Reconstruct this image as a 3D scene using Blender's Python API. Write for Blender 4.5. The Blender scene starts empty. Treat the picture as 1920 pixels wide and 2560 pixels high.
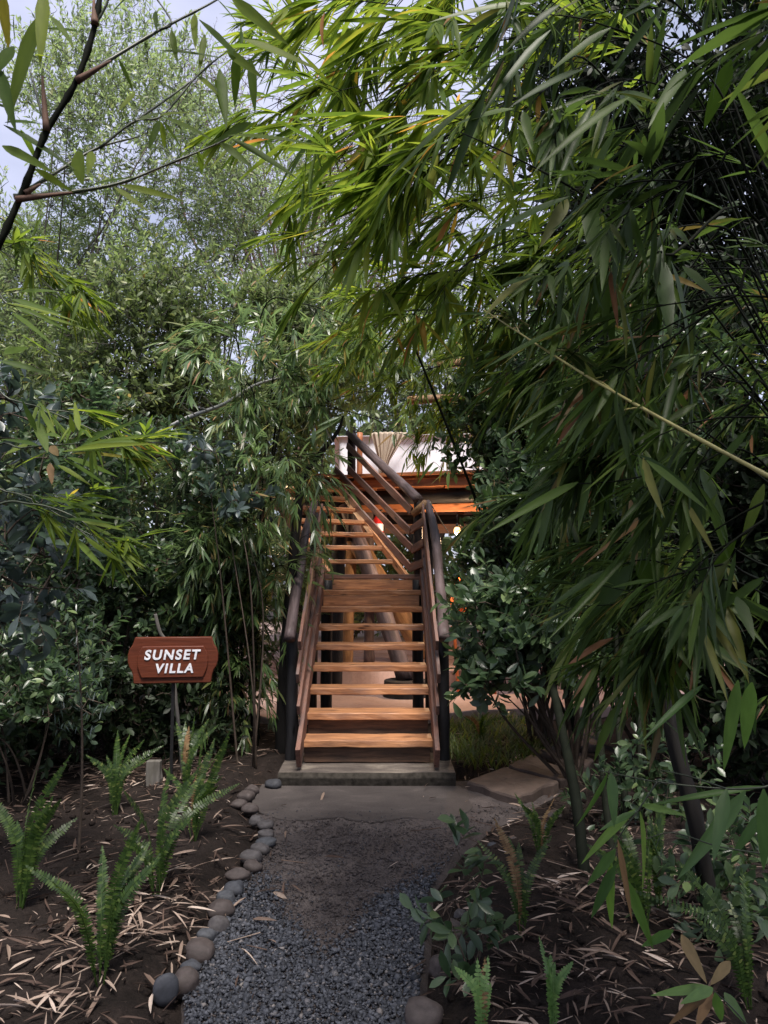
import bpy, math, random
import numpy as np
from mathutils import Vector

S = bpy.context.scene
COL = S.collection
F0 = 1850.0
PITCH = math.radians(5.25)
EYE = 1.43
R = math.radians
rad = np.array


# ------------------------------------------------------------------ camera maths
def ray(px, py):
    u = (px - 960.0) / F0
    v = (1280.0 - py) / F0
    return u, math.cos(PITCH) - v * math.sin(PITCH), math.sin(PITCH) + v * math.cos(PITCH)


def P(px, py, D):
    dx, dy, dz = ray(px, py)
    t = D / dy
    return np.array((dx * t, D, EYE + dz * t))


def G(px, py, z=0.0):
    dx, dy, dz = ray(px, py)
    t = (z - EYE) / dz
    return np.array((dx * t, dy * t, z))


def nrm(v):
    v = np.asarray(v, float)
    return v / np.maximum(np.linalg.norm(v, axis=-1, keepdims=True), 1e-9)


def vn(x, y, seed=0.0):
    x = np.asarray(x, float); y = np.asarray(y, float)
    xi = np.floor(x); yi = np.floor(y)
    fx = x - xi; fy = y - yi
    fx = fx * fx * (3 - 2 * fx); fy = fy * fy * (3 - 2 * fy)

    def h(a, b):
        s = np.sin(a * 127.1 + b * 311.7 + seed * 74.7) * 43758.5453
        return s - np.floor(s)
    return (h(xi, yi) * (1 - fx) + h(xi + 1, yi) * fx) * (1 - fy) + (h(xi, yi + 1) * (1 - fx) + h(xi + 1, yi + 1) * fx) * fy


def n3(p, f, seed=0.0):
    p = np.asarray(p) * f
    return (vn(p[..., 0] + seed * 3.1, p[..., 1], seed) + vn(p[..., 1] + 7.3, p[..., 2] + seed, seed + 1) + vn(p[..., 2], p[..., 0] + 3.3, seed + 2)) / 3


# ------------------------------------------------------------------ mesh buffer
class Buf:
    def __init__(self):
        self.v = []; self.q = []; self.g = []; self.pf = []; self.n = 0

    def add(self, v, q=None, g=None, polys=None):
        v = np.asarray(v, float).reshape(-1, 3)
        if q is not None and len(q):
            self.q.append(np.asarray(q, int).reshape(-1, 4) + self.n)
        if polys:
            for f in polys:
                self.pf.append([i + self.n for i in f])
        self.v.append(v)
        self.g.append(np.asarray(g, float).reshape(-1, 3) if g is not None else v)
        self.n += len(v)

    def build(self, name, mat, parent=None, smooth=True, bevel=0.0, loc=None):
        v = np.concatenate(self.v) if self.v else np.zeros((0, 3))
        if loc is not None:
            v = v - np.asarray(loc)
        elif parent is not None:
            pm = parent
            off = np.zeros(3)
            while pm is not None:
                off += np.array(pm.location); pm = pm.parent
            v = v - off
        me = bpy.data.meshes.new(name)
        q = np.concatenate(self.q) if self.q else np.zeros((0, 4), int)
        nl = q.size + sum(len(f) for f in self.pf)
        npoly = len(q) + len(self.pf)
        me.vertices.add(len(v)); me.vertices.foreach_set('co', v.astype(np.float32).ravel())
        me.loops.add(nl); me.polygons.add(npoly)
        li = list(q.ravel()) if self.pf else q.ravel()
        starts = np.arange(len(q)) * 4
        if self.pf:
            li = np.concatenate([q.ravel()] + [np.array(f) for f in self.pf])
            st = q.size; ss = []
            for f in self.pf:
                ss.append(st); st += len(f)
            starts = np.concatenate([starts, np.array(ss)])
        me.loops.foreach_set('vertex_index', li.astype(np.int32))
        me.polygons.foreach_set('loop_start', starts.astype(np.int32))
        me.polygons.foreach_set('use_smooth', np.full(npoly, smooth, dtype=bool))
        at = me.attributes.new('gc', 'FLOAT_VECTOR', 'POINT')
        at.data.foreach_set('vector', np.concatenate(self.g).astype(np.float32).ravel())
        me.update(calc_edges=True); me.validate()
        o = bpy.data.objects.new(name, me)
        COL.objects.link(o)
        if mat is not None:
            me.materials.append(mat)
        if parent is not None:
            o.parent = parent
        if loc is not None:
            o.location = loc
        if bevel:
            b = o.modifiers.new('bevel', 'BEVEL'); b.width = bevel; b.segments = 2; b.limit_method = 'ANGLE'
        return o


def thing(name, label, cat, loc, group=None):
    o = bpy.data.objects.new(name, None)
    o.empty_display_size = 0.1
    COL.objects.link(o); o.location = loc
    o['label'] = label; o['category'] = cat
    if group: o['group'] = group
    return o


def tag(o, label, cat, group=None):
    o['label'] = label; o['category'] = cat
    if group: o['group'] = group
    return o


RG = np.random.default_rng(7)


# ------------------------------------------------------------------ shapes
def board(b, p0, p1, width, thick, wdir=(0, 0, 1), seg=5, jit=0.002, taper=None):
    """plank from p0 to p1; wdir = direction of its width; thickness across both"""
    p0 = np.asarray(p0, float); p1 = np.asarray(p1, float)
    L = np.linalg.norm(p1 - p0); x = (p1 - p0) / L
    w = np.asarray(wdir, float); w = nrm(w - x * np.dot(w, x)); t = np.cross(x, w)
    off = RG.uniform(0, 50, 3)
    vs = []; gs = []
    for i in range(seg + 1):
        c = p0 + x * L * i / seg
        for sw, st in ((-1, -1), (1, -1), (1, 1), (-1, 1)):
            j = RG.normal(0, jit, 2) if 0 < i < seg else RG.normal(0, jit * .5, 2)
            vs.append(c + w * (sw * width / 2 + j[0]) + t * (st * thick / 2 + j[1] * .5))
            gs.append((L * i / seg + off[0], sw * width / 2 + off[1], st * thick / 2 + off[2]))
    q = []
    for i in range(seg):
        for k in range(4):
            a = i * 4 + k; c = i * 4 + (k + 1) % 4
            q.append((a, c, c + 4, a + 4))
    n = seg * 4
    q += [(3, 2, 1, 0), (n, n + 1, n + 2, n + 3)]
    b.add(vs, q, gs)


def spline(pts, n):
    pts = np.asarray(pts, float)
    if len(pts) == 2:
        t = np.linspace(0, 1, n)[:, None]
        return pts[0] * (1 - t) + pts[1] * t
    ext = np.concatenate([[2 * pts[0] - pts[1]], pts, [2 * pts[-1] - pts[-2]]])
    out = []
    m = len(pts) - 1
    for s in np.linspace(0, m - 1e-6, n):
        i = int(s); t = s - i
        a, b_, c, d = ext[i:i + 4]
        out.append(.5 * ((2 * b_) + (-a + c) * t + (2 * a - 5 * b_ + 4 * c - d) * t * t + (-a + 3 * b_ - 3 * c + d) * t ** 3))
    return np.array(out)


def tube(b, pts, radii, n=8, rough=0.0, cap=True, seed=0):
    pts = np.asarray(pts, float); m = len(pts)
    radii = np.broadcast_to(np.asarray(radii, float), (m,))
    tan = np.gradient(pts, axis=0); tan = nrm(tan)
    up = np.array((0.31, 0.2, 0.93)) if abs(tan[0][2]) < .9 else np.array((1.0, 0.1, 0.0))
    e1 = nrm(np.cross(tan, up)); e2 = np.cross(tan, e1)
    ang = np.arange(n) * 2 * math.pi / n
    d = np.concatenate([[0], np.cumsum(np.linalg.norm(np.diff(pts, axis=0), axis=1))])
    off = RG.uniform(0, 50)
    rr = np.repeat(radii[:, None], n, 1)
    if rough:
        A, Dd = np.meshgrid(ang, d)
        rr = rr * (1 + rough * (2 * vn(np.cos(A) * 1.5 + Dd * 3 + off, np.sin(A) * 1.5 + Dd * 5, seed) - 1))
    v = pts[:, None, :] + rr[..., None] * (np.cos(ang)[None, :, None] * e1[:, None, :] + np.sin(ang)[None, :, None] * e2[:, None, :])
    g = np.stack([np.repeat(d[:, None], n, 1) + off, np.repeat((np.cos(ang) * radii.mean())[None], m, 0), np.repeat((np.sin(ang) * radii.mean())[None], m, 0)], -1)
    i = np.arange(m - 1)[:, None] * n; k = np.arange(n)[None]
    q = np.stack([i + k, i + (k + 1) % n, i + n + (k + 1) % n, i + n + k], -1)
    polys = [list(range(n))[::-1], [(m - 1) * n + j for j in range(n)]] if cap else None
    b.add(v.reshape(-1, 3), q.reshape(-1, 4), g.reshape(-1, 3), polys)


def prisms(b, A, B, ra, rb, n=3):
    A = np.asarray(A, float).reshape(-1, 3); B = np.asarray(B, float).reshape(-1, 3)
    N = len(A)
    if not N: return
    ra = np.broadcast_to(ra, (N,)); rb = np.broadcast_to(rb, (N,))
    x = nrm(B - A)
    up = np.where(np.abs(x[:, 2:3]) > .9, np.array([[1.0, 0, 0]]), np.array([[0, 0, 1.0]]))
    e1 = nrm(np.cross(x, up)); e2 = np.cross(x, e1)
    ang = np.arange(n) * 2 * math.pi / n
    c = np.cos(ang)[None, :, None]; s = np.sin(ang)[None, :, None]
    rg = c * e1[:, None] + s * e2[:, None]
    v = np.concatenate([A[:, None] + rg * ra[:, None, None], B[:, None] + rg * rb[:, None, None]], 1)
    k = np.arange(n)
    q = np.stack([k, (k + 1) % n, n + (k + 1) % n, n + k], -1)
    q = q[None] + (np.arange(N) * 2 * n)[:, None, None]
    b.add(v.reshape(-1, 3), q.reshape(-1, 4))


def leaf_proto(seg=4, cols=3, bend=0.12, fold=0.25, shape='lance', w=0.12):
    """unit length leaf along x"""
    t = np.linspace(0, 1, seg + 1)
    if shape == 'lance':
        prof = np.interp(t, [0, .08, .28, .6, .85, 1], [.12, .62, 1, .8, .38, .0])
    elif shape == 'oval':
        prof = np.interp(t, [0, .15, .45, .75, .92, 1], [.06, .5, 1, .85, .45, .0])
    else:
        prof = np.interp(t, [0, .1, .5, .9, 1], [.7, 1, .85, .5, .1])
    v = []
    for tt, p in zip(t, prof):
        z = -bend * tt * tt
        for c in np.linspace(-1, 1, cols):
            v.append((tt, c * p * w / 2, z + abs(c) * p * w / 2 * fold))
    q = []
    for i in range(seg):
        for c in range(cols - 1):
            a = i * cols + c
            q.append((a, a + cols, a + cols + 1, a + 1))
    return np.array(v), np.array(q)


def leaves(b, proto, pos, d, up, L, W=None):
    pv, pq = proto
    pos = np.asarray(pos, float).reshape(-1, 3); N = len(pos)
    if not N: return
    x = nrm(d); y = nrm(np.cross(np.broadcast_to(up, x.shape), x)); z = np.cross(x, y)
    L = np.broadcast_to(np.asarray(L, float), (N,)); W = L if W is None else np.broadcast_to(W, (N,))
    v = pos[:, None] + pv[None, :, 0:1] * (L[:, None, None] * x[:, None]) + pv[None, :, 1:2] * (W[:, None, None] * y[:, None]) + pv[None, :, 2:3] * (L[:, None, None] * z[:, None])
    q = pq[None] + (np.arange(N) * len(pv))[:, None, None]
    g = np.broadcast_to(pv[None], v.shape)
    b.add(v.reshape(-1, 3), q.reshape(-1, 4), g.reshape(-1, 3))


def stone_mesh(b, c, rx, ry, rz, rot=0, seed=1, nu=18, nv=11, lump=.1, flat=1.0):
    th = np.linspace(0.0, math.pi, nv + 1)[1:-1]
    ph = np.arange(nu) * 2 * math.pi / nu
    T, Ph = np.meshgrid(th, ph, indexing='ij')
    d = np.stack([np.sin(T) * np.cos(Ph), np.sin(T) * np.sin(Ph), np.cos(T)], -1).reshape(-1, 3)
    d = np.concatenate([d, [[0, 0, 1]], [[0, 0, -1]]])
    e = np.sign(d) * np.abs(d) ** flat
    k = 1 + lump * 2 * (n3(d, 1.6, seed) - .5) + lump * .4 * (n3(d, 5, seed + 3) - .5)
    v = e * k[:, None] * np.array([rx, ry, rz])
    cr, sr = math.cos(rot), math.sin(rot)
    v = np.stack([v[:, 0] * cr - v[:, 1] * sr, v[:, 0] * sr + v[:, 1] * cr, v[:, 2]], -1)
    m = nv - 1
    q = []
    for i in range(m - 1):
        for j in range(nu):
            q.append((i * nu + j, (i + 1) * nu + j, (i + 1) * nu + (j + 1) % nu, i * nu + (j + 1) % nu))
    top = m * nu; bot = top + 1
    polys = [[top, j, (j + 1) % nu] for j in range(nu)] + [[bot, (m - 1) * nu + (j + 1) % nu, (m - 1) * nu + j] for j in range(nu)]
    b.add(v + np.asarray(c), q, d * 1.0 + seed * 3.3, polys)


# ------------------------------------------------------------------ materials
def mat(name):
    m = bpy.data.materials.new(name); m.use_nodes = True
    nt = m.node_tree
    return m, nt, nt.nodes['Principled BSDF']


def nd(nt, t, **k):
    n = nt.nodes.new(t)
    for a, v in k.items():
        if a.startswith('i_'):
            key = a[2:]
            key = int(key) if key.isdigit() else key.replace('_', ' ')
            n.inputs[key].default_value = v
        else:
            setattr(n, a, v)
    return n


def ramp(nt, fac, stops, interp='LINEAR'):
    r = nt.nodes.new('ShaderNodeValToRGB'); r.color_ramp.interpolation = interp
    el = r.color_ramp.elements
    while len(el) < len(stops): el.new(0.5)
    for e, (p, c) in zip(el, stops):
        e.position = p; e.color = (*c, 1) if len(c) == 3 else c
    nt.links.new(fac, r.inputs[0])
    return r.outputs[0]


def mixc(nt, fac, a, b, mode='MIX'):
    n = nt.nodes.new('ShaderNodeMix'); n.data_type = 'RGBA'; n.blend_type = mode
    for s, v in ((0, fac), (6, a), (7, b)):
        if hasattr(v, 'is_output'): nt.links.new(v, n.inputs[s])
        else: n.inputs[s].default_value = v if s == 0 else (*v, 1)
    return n.outputs[2]


def noise(nt, vec, scale, detail=4, rough=.55, dist=0.0):
    n = nd(nt, 'ShaderNodeTexNoise', i_Scale=scale, i_Detail=detail, i_Roughness=rough, i_Distortion=dist)
    if vec is not None: nt.links.new(vec, n.inputs['Vector'])
    return n.outputs['Fac']


def mapping(nt, vec, sc):
    m = nd(nt, 'ShaderNodeMapping'); m.inputs['Scale'].default_value = sc
    nt.links.new(vec, m.inputs[0]); return m.outputs[0]


def gcv(nt):
    a = nt.nodes.new('ShaderNodeAttribute'); a.attribute_name = 'gc'; return a.outputs['Vector']


def objco(nt):
    return nt.nodes.new('ShaderNodeTexCoord').outputs['Object']


def bump(nt, bs, h, strength=.4, dist=.01):
    b = nd(nt, 'ShaderNodeBump', i_Strength=strength, i_Distance=dist)
    nt.links.new(h, b.inputs['Height']); nt.links.new(b.outputs[0], bs.inputs['Normal'])


def wood_mat(name, dark, light, stain, rough=.55, grain=16, stain_at=(.45, .72), spec=.22):
    m, nt, bs = mat(name)
    v = gcv(nt)
    gn = noise(nt, mapping(nt, v, (1.4, grain, grain)), 3.0, 6, .62, .6)
    c = ramp(nt, gn, [(.3, dark), (.68, light)])
    st = noise(nt, mapping(nt, v, (1.5, 5, 5)), 2.2, 4, .6)
    f = ramp(nt, st, [(stain_at[0], (0, 0, 0)), (stain_at[1], (1, 1, 1))])
    c = mixc(nt, f, c, stain)
    # knots
    vo = nd(nt, 'ShaderNodeTexVoronoi', i_Scale=1.0); nt.links.new(mapping(nt, v, (3.2, 12, 12)), vo.inputs['Vector'])
    kf = ramp(nt, vo.outputs['Distance'], [(.06, (1, 1, 1)), (.16, (0, 0, 0))])
    c = mixc(nt, kf, c, tuple(x * .35 for x in dark))
    nt.links.new(c, bs.inputs['Base Color'])
    bs.inputs['Roughness'].default_value = rough
    bs.inputs['Specular IOR Level'].default_value = spec
    bump(nt, bs, gn, .5, .004)
    return m


def leaf_mat(name, stops, trans, tmix=.38, rough=.42, spec=.4, under=None):
    m, nt, bs = mat(name)
    geo = nt.nodes.new('ShaderNodeNewGeometry')
    c = ramp(nt, geo.outputs['Random Per Island'], stops)
    v = gcv(nt)
    n = noise(nt, mapping(nt, v, (2, 14, 1)), 1.5, 3)
    c2 = mixc(nt, .35, c, mixc(nt, 1.0, c, ramp(nt, n, [(.3, (.55, .6, .5)), (.7, (1.35, 1.3, 1.2))]), 'MULTIPLY'))
    if under is not None:
        c2 = mixc(nt, geo.outputs['Backfacing'], c2, mixc(nt, .5, c2, under))
    nt.links.new(c2, bs.inputs['Base Color'])
    bs.inputs['Roughness'].default_value = rough
    bs.inputs['Specular IOR Level'].default_value = spec
    tr = nt.nodes.new('ShaderNodeBsdfTranslucent')
    nt.links.new(mixc(nt, 1.0, c2, trans, 'MULTIPLY'), tr.inputs['Color'])
    mx = nt.nodes.new('ShaderNodeMixShader'); mx.inputs[0].default_value = tmix
    out = nt.nodes['Material Output']
    nt.links.new(bs.outputs[0], mx.inputs[1]); nt.links.new(tr.outputs[0], mx.inputs[2])
    nt.links.new(mx.outputs[0], out.inputs['Surface'])
    return m


def simple(name, col, rough=.5, spec=.4, metal=0, var=.25, scale=12, bmp=.2):
    m, nt, bs = mat(name)
    n = noise(nt, objco(nt), scale, 5)
    c = ramp(nt, n, [(.25, tuple(x * (1 - var) for x in col)), (.75, tuple(min(1, x * (1 + var)) for x in col))])
    nt.links.new(c, bs.inputs['Base Color'])
    bs.inputs['Roughness'].default_value = rough; bs.inputs['Specular IOR Level'].default_value = spec
    bs.inputs['Metallic'].default_value = metal
    if bmp: bump(nt, bs, n, bmp, .01)
    return m


MT = {}
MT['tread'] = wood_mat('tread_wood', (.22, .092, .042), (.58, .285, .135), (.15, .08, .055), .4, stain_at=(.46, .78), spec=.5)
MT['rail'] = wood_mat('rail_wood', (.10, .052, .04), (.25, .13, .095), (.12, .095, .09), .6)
MT['deckwood'] = wood_mat('deck_wood', (.22, .08, .035), (.42, .17, .08), (.17, .07, .035), .45)
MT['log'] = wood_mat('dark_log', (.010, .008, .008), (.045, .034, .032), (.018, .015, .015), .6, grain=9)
MT['greylog'] = wood_mat('grey_log', (.035, .026, .026), (.15, .11, .11), (.06, .042, .04), .55, grain=9)
MT['tanlog'] = wood_mat('tan_log', (.16, .09, .045), (.34, .2, .1), (.1, .06, .035), .6, grain=9)
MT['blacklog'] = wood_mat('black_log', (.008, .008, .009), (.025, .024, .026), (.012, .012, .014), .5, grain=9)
MT['sign'] = wood_mat('sign_wood', (.065, .018, .010), (.125, .034, .017), (.09, .024, .012), .4, grain=22, stain_at=(.4, .9))
MT['shadedwood'] = wood_mat('shaded_wood', (.045, .028, .02), (.15, .085, .055), (.05, .035, .028), .7)
MT['oldwood'] = wood_mat('old_wood', (.06, .055, .05), (.16, .15, .14), (.08, .075, .06), .85)
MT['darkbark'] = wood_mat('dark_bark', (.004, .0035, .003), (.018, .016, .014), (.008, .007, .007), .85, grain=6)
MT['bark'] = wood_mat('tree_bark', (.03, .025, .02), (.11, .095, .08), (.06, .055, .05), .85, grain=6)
MT['twig'] = simple('twig_bark', (.06, .045, .035), .8, .2, 0, .4, 30)
MT['pinkbranch'] = simple('reddish_branch', (.16, .10, .085), .8, .2, 0, .4, 20)
MT['lichen'] = simple('lichen_bark', (.28, .28, .27), .9, .1, 0, .6, 55)
MT['culm'] = simple('green_culm', (.035, .045, .025), .4, .45, 0, .5, 14)
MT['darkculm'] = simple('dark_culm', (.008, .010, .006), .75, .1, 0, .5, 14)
MT['yellowculm'] = simple('yellow_culm', (.30, .27, .09), .4, .45, 0, .3, 14)
MT['sheath'] = simple('culm_sheath', (.13, .075, .055), .7, .2, 0, .4, 14)
MT['white'] = simple('white_letters', (.62, .63, .68), .6, .3, 0, .22, 60)
MT['metal'] = simple('black_metal', (.012, .012, .013), .5, .4, .3, .3, 20)
MT['canvas'] = simple('tent_canvas', (.80, .82, .90), .8, .2, 0, .05, 3, .05)
MT['beige'] = simple('beige_curtain', (.42, .35, .28), .9, .1, 0, .12, 5, .1)
MT['red'] = simple('red_paint', (.65, .02, .015), .3, .5, 0, .1, 5, 0)
MT['rope'] = simple('rope_fibre', (.5, .46, .36), .9, .1, 0, .2, 80)
MT['orange'] = simple('orange_frame', (.55, .14, .04), .45, .4, 0, .25, 8)

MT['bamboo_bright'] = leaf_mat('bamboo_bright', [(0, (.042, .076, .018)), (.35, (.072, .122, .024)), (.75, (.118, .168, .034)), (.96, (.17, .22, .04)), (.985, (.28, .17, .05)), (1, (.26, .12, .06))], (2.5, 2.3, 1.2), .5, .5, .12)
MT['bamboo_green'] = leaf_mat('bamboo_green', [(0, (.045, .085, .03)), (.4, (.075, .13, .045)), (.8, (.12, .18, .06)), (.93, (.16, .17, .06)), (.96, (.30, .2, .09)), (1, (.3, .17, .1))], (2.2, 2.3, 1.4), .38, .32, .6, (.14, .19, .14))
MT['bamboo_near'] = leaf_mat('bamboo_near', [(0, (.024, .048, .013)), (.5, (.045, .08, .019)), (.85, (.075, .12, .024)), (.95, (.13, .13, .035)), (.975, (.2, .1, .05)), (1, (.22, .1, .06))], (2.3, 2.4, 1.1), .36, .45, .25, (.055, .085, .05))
MT['drybamboo'] = leaf_mat('dry_bamboo', [(0, (.10, .06, .03)), (.5, (.17, .10, .05)), (1, (.2, .15, .08))], (1.3, 1.2, 1), .25, .6, .2)
MT['glossy'] = leaf_mat('glossy_leaf', [(0, (.022, .042, .020)), (.5, (.04, .07, .034)), (.85, (.07, .108, .05)), (1, (.13, .18, .075))], (1.6, 2.0, 1.1), .26, .33, .45, (.11, .15, .12))
MT['bamboo_mid'] = leaf_mat('bamboo_mid', [(0, (.05, .10, .035)), (.5, (.08, .15, .05)), (.85, (.12, .21, .05)), (1, (.16, .24, .06))], (2.2, 2.4, 1.2), .36, .42, .35, (.07, .12, .085))
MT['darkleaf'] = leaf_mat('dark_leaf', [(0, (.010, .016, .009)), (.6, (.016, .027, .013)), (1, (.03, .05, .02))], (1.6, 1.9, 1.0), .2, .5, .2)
MT['bluish'] = leaf_mat('bluish_leaf', [(0, (.04, .06, .058)), (.6, (.065, .09, .088)), (1, (.06, .10, .06))], (1.4, 1.7, 1.2), .22, .34, .6, (.10, .13, .13))
MT['small'] = leaf_mat('small_leaf', [(0, (.09, .12, .065)), (.5, (.14, .18, .09)), (.85, (.20, .24, .12)), (1, (.26, .26, .11))], (2.4, 2.6, 1.7), .5, .4, .5, (.14, .17, .12))
MT['midleaf'] = leaf_mat('mid_leaf', [(0, (.06, .085, .04)), (.5, (.11, .145, .06)), (.85, (.18, .22, .09)), (.985, (.18, .2, .06)), (1, (.35, .22, .06))], (1.9, 2.1, 1.2), .36, .38, .38, (.14, .17, .12))
MT['needle'] = leaf_mat('needle_leaf', [(0, (.10, .115, .085)), (.6, (.16, .165, .12)), (1, (.2, .17, .14))], (1.5, 1.6, 1.2), .3, .6, .2)
MT['fern'] = leaf_mat('fern_leaf', [(0, (.015, .036, .008)), (.5, (.03, .06, .013)), (.9, (.06, .105, .022)), (1, (.14, .17, .05))], (2.2, 2.3, 1.2), .36, .42, .4)
MT['fernlight'] = leaf_mat('fern_light', [(0, (.09, .17, .055)), (.6, (.13, .23, .075)), (1, (.17, .26, .09))], (1.8, 2.0, 1.2), .36, .45, .35)
MT['grass'] = leaf_mat('grass_blade', [(0, (.04, .07, .02)), (.6, (.075, .115, .03)), (1, (.14, .15, .06))], (2, 2.1, 1.2), .34, .45, .35)
MT['litter'] = leaf_mat('fallen_leaf', [(0, (.04, .026, .022)), (.45, (.10, .066, .053)), (.7, (.20, .145, .118)), (.9, (.34, .265, .225)), (1, (.50, .41, .36))], (1, 1, 1), .12, .7, .2)

# soil
m, nt, bs = mat('soil'); v = objco(nt)
a = noise(nt, v, 5, 8, .65); b_ = noise(nt, v, 60, 5, .7)
c = ramp(nt, a, [(.3, (.009, .007, .006)), (.6, (.024, .018, .016)), (.8, (.046, .035, .031))])
c = mixc(nt, .6, c, mixc(nt, 1., c, ramp(nt, b_, [(.3, (.45, .42, .4)), (.72, (1.6, 1.55, 1.5))]), 'MULTIPLY'))
nt.links.new(c, bs.inputs['Base Color']); bs.inputs['Roughness'].default_value = .95; bs.inputs['Specular IOR Level'].default_value = .15
bump(nt, bs, b_, 1.0, .02); MT['soil'] = m
# packed earth path
m, nt, bs = mat('packed_earth'); v = objco(nt)
a = noise(nt, v, 3.5, 7, .6); b_ = noise(nt, v, 90, 5, .75)
c = ramp(nt, a, [(.3, (.042, .036, .036)), (.5, (.07, .06, .058)), (.72, (.11, .095, .09))])
c = mixc(nt, .7, c, mixc(nt, 1., c, ramp(nt, b_, [(.32, (.4, .4, .42)), (.7, (1.5, 1.45, 1.45))]), 'MULTIPLY'))
nt.links.new(c, bs.inputs['Base Color']); bs.inputs['Roughness'].default_value = .93; bs.inputs['Specular IOR Level'].default_value = .2
bump(nt, bs, b_, .8, .008); MT['earth'] = m
# concrete (pad and step)
m, nt, bs = mat('worn_concrete'); v = objco(nt)
a = noise(nt, mapping(nt, v, (2.2, 6, 5)), 1.6, 7, .62, .5); b_ = noise(nt, v, 110, 5, .7)
c = ramp(nt, a, [(.3, (.05, .042, .038)), (.52, (.105, .088, .076)), (.75, (.22, .19, .155))])
c = mixc(nt, .45, c, mixc(nt, 1., c, ramp(nt, b_, [(.3, (.5, .5, .5)), (.7, (1.4, 1.4, 1.4))]), 'MULTIPLY'))
nt.links.new(c, bs.inputs['Base Color']); bs.inputs['Roughness'].default_value = .88; bs.inputs['Specular IOR Level'].default_value = .25
bump(nt, bs, b_, .6, .006); MT['concrete'] = m
m, nt, bs = mat('pad_concrete'); v = objco(nt)
a = noise(nt, mapping(nt, v, (2, 3, 2)), 1.4, 7, .62, .8); b_ = noise(nt, v, 120, 5, .7)
c = ramp(nt, a, [(.3, (.038, .032, .031)), (.6, (.062, .053, .05)), (.8, (.11, .094, .086))])
c = mixc(nt, .4, c, mixc(nt, 1., c, ramp(nt, b_, [(.3, (.5, .5, .5)), (.7, (1.4, 1.4, 1.4))]), 'MULTIPLY'))
nt.links.new(c, bs.inputs['Base Color']); bs.inputs['Roughness'].default_value = .9; bs.inputs['Specular IOR Level'].default_value = .25
bump(nt, bs, b_, .4, .004); MT['pad'] = m
MT['stepface'] = simple('dark_concrete', (.035, .031, .026), .95, .1, 0, .6, 25, .6)
# terrace stone
m, nt, bs = mat('pink_terrace'); v = objco(nt)
a = noise(nt, v, 2.5, 7, .6); b_ = noise(nt, v, 45, 5, .7)
c = ramp(nt, a, [(.3, (.36, .25, .22)), (.7, (.52, .39, .35))])
c = mixc(nt, .3, c, mixc(nt, 1., c, ramp(nt, b_, [(.3, (.6, .6, .6)), (.7, (1.3, 1.3, 1.3))]), 'MULTIPLY'))
nt.links.new(c, bs.inputs['Base Color']); bs.inputs['Roughness'].default_value = .8; bump(nt, bs, b_, .3, .005); MT['terrace'] = m
MT['drum'] = simple('dark_render', (.03, .026, .025), .75, .25, 0, .4, 8)
# flagstones
m, nt, bs = mat('flagstone'); v = objco(nt)
a = noise(nt, v, 5, 8, .68, .5); b_ = noise(nt, v, 70, 4, .7)
c = ramp(nt, a, [(.3, (.04, .028, .024)), (.55, (.08, .056, .046)), (.75, (.12, .088, .073))])
nt.links.new(c, bs.inputs['Base Color']); bs.inputs['Roughness'].default_value = .85; bump(nt, bs, a, .7, .02); MT['flag'] = m
# gravel
m, nt, bs = mat('gravel_chip')
geo = nt.nodes.new('ShaderNodeNewGeometry')
c = ramp(nt, geo.outputs['Random Per Island'], [(0, (.018, .020, .026)), (.5, (.039, .043, .054)), (.93, (.075, .08, .096)), (.985, (.12, .11, .11)), (1, (.2, .18, .17))])
n = noise(nt, objco(nt), 120, 3); c = mixc(nt, .4, c, mixc(nt, 1., c, ramp(nt, n, [(.3, (.6, .6, .6)), (.7, (1.4, 1.4, 1.4))]), 'MULTIPLY'))
nt.links.new(c, bs.inputs['Base Color']); bs.inputs['Roughness'].default_value = .75; bs.inputs['Specular IOR Level'].default_value = .4; MT['gravel'] = m


def stone_mat(name, c1, c2, sp=(.16, .15, .14)):
    m, nt, bs = mat(name); v = gcv(nt)
    a = noise(nt, v, 2.2, 6, .6); b_ = noise(nt, v, 22, 4, .7)
    c = ramp(nt, a, [(.3, c1), (.7, c2)])
    c = mixc(nt, ramp(nt, b_, [(.62, (0, 0, 0)), (.75, (.5, .5, .5))]), c, sp)
    nt.links.new(c, bs.inputs['Base Color']); bs.inputs['Roughness'].default_value = .72; bump(nt, bs, b_, .35, .006)
    return m


MT['st_brown'] = stone_mat('brown_stone', (.030, .022, .020), (.062, .048, .045))
MT['st_grey'] = stone_mat('grey_stone', (.036, .032, .033), (.074, .067, .069))
MT['st_blue'] = stone_mat('bluegrey_stone', (.028, .031, .037), (.065, .069, .08))
MT['st_dark'] = stone_mat('dark_stone', (.022, .024, .031), (.045, .049, .06), (.11, .11, .12))
MT['st_black'] = stone_mat('black_stone', (.018, .019, .023), (.04, .042, .05), (.07, .07, .08))

# ------------------------------------------------------------------ ground
LEFT_EDGE = np.array([G(x, y)[:2] for x, y in ((445, 2700), (445, 2480), (530, 2330), (560, 2220), (640, 2130), (660, 2080), (625, 2030), (610, 1985), (660, 1955))])
RIGHT_EDGE = np.array([G(x, y)[:2] for x, y in ((1060, 2700), (1060, 2500), (1075, 2350), (1080, 2230), (1150, 2130), (1230, 2060), (1330, 2020), (1420, 1960), (1330, 1920))])


def edge_x(E, y):
    o = np.argsort(E[:, 1]); return np.interp(y, E[o, 1], E[o, 0])


def in_path(x, y):
    return (x > edge_x(LEFT_EDGE, y)) & (x < edge_x(RIGHT_EDGE, y)) & (y < 5.5)


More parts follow.
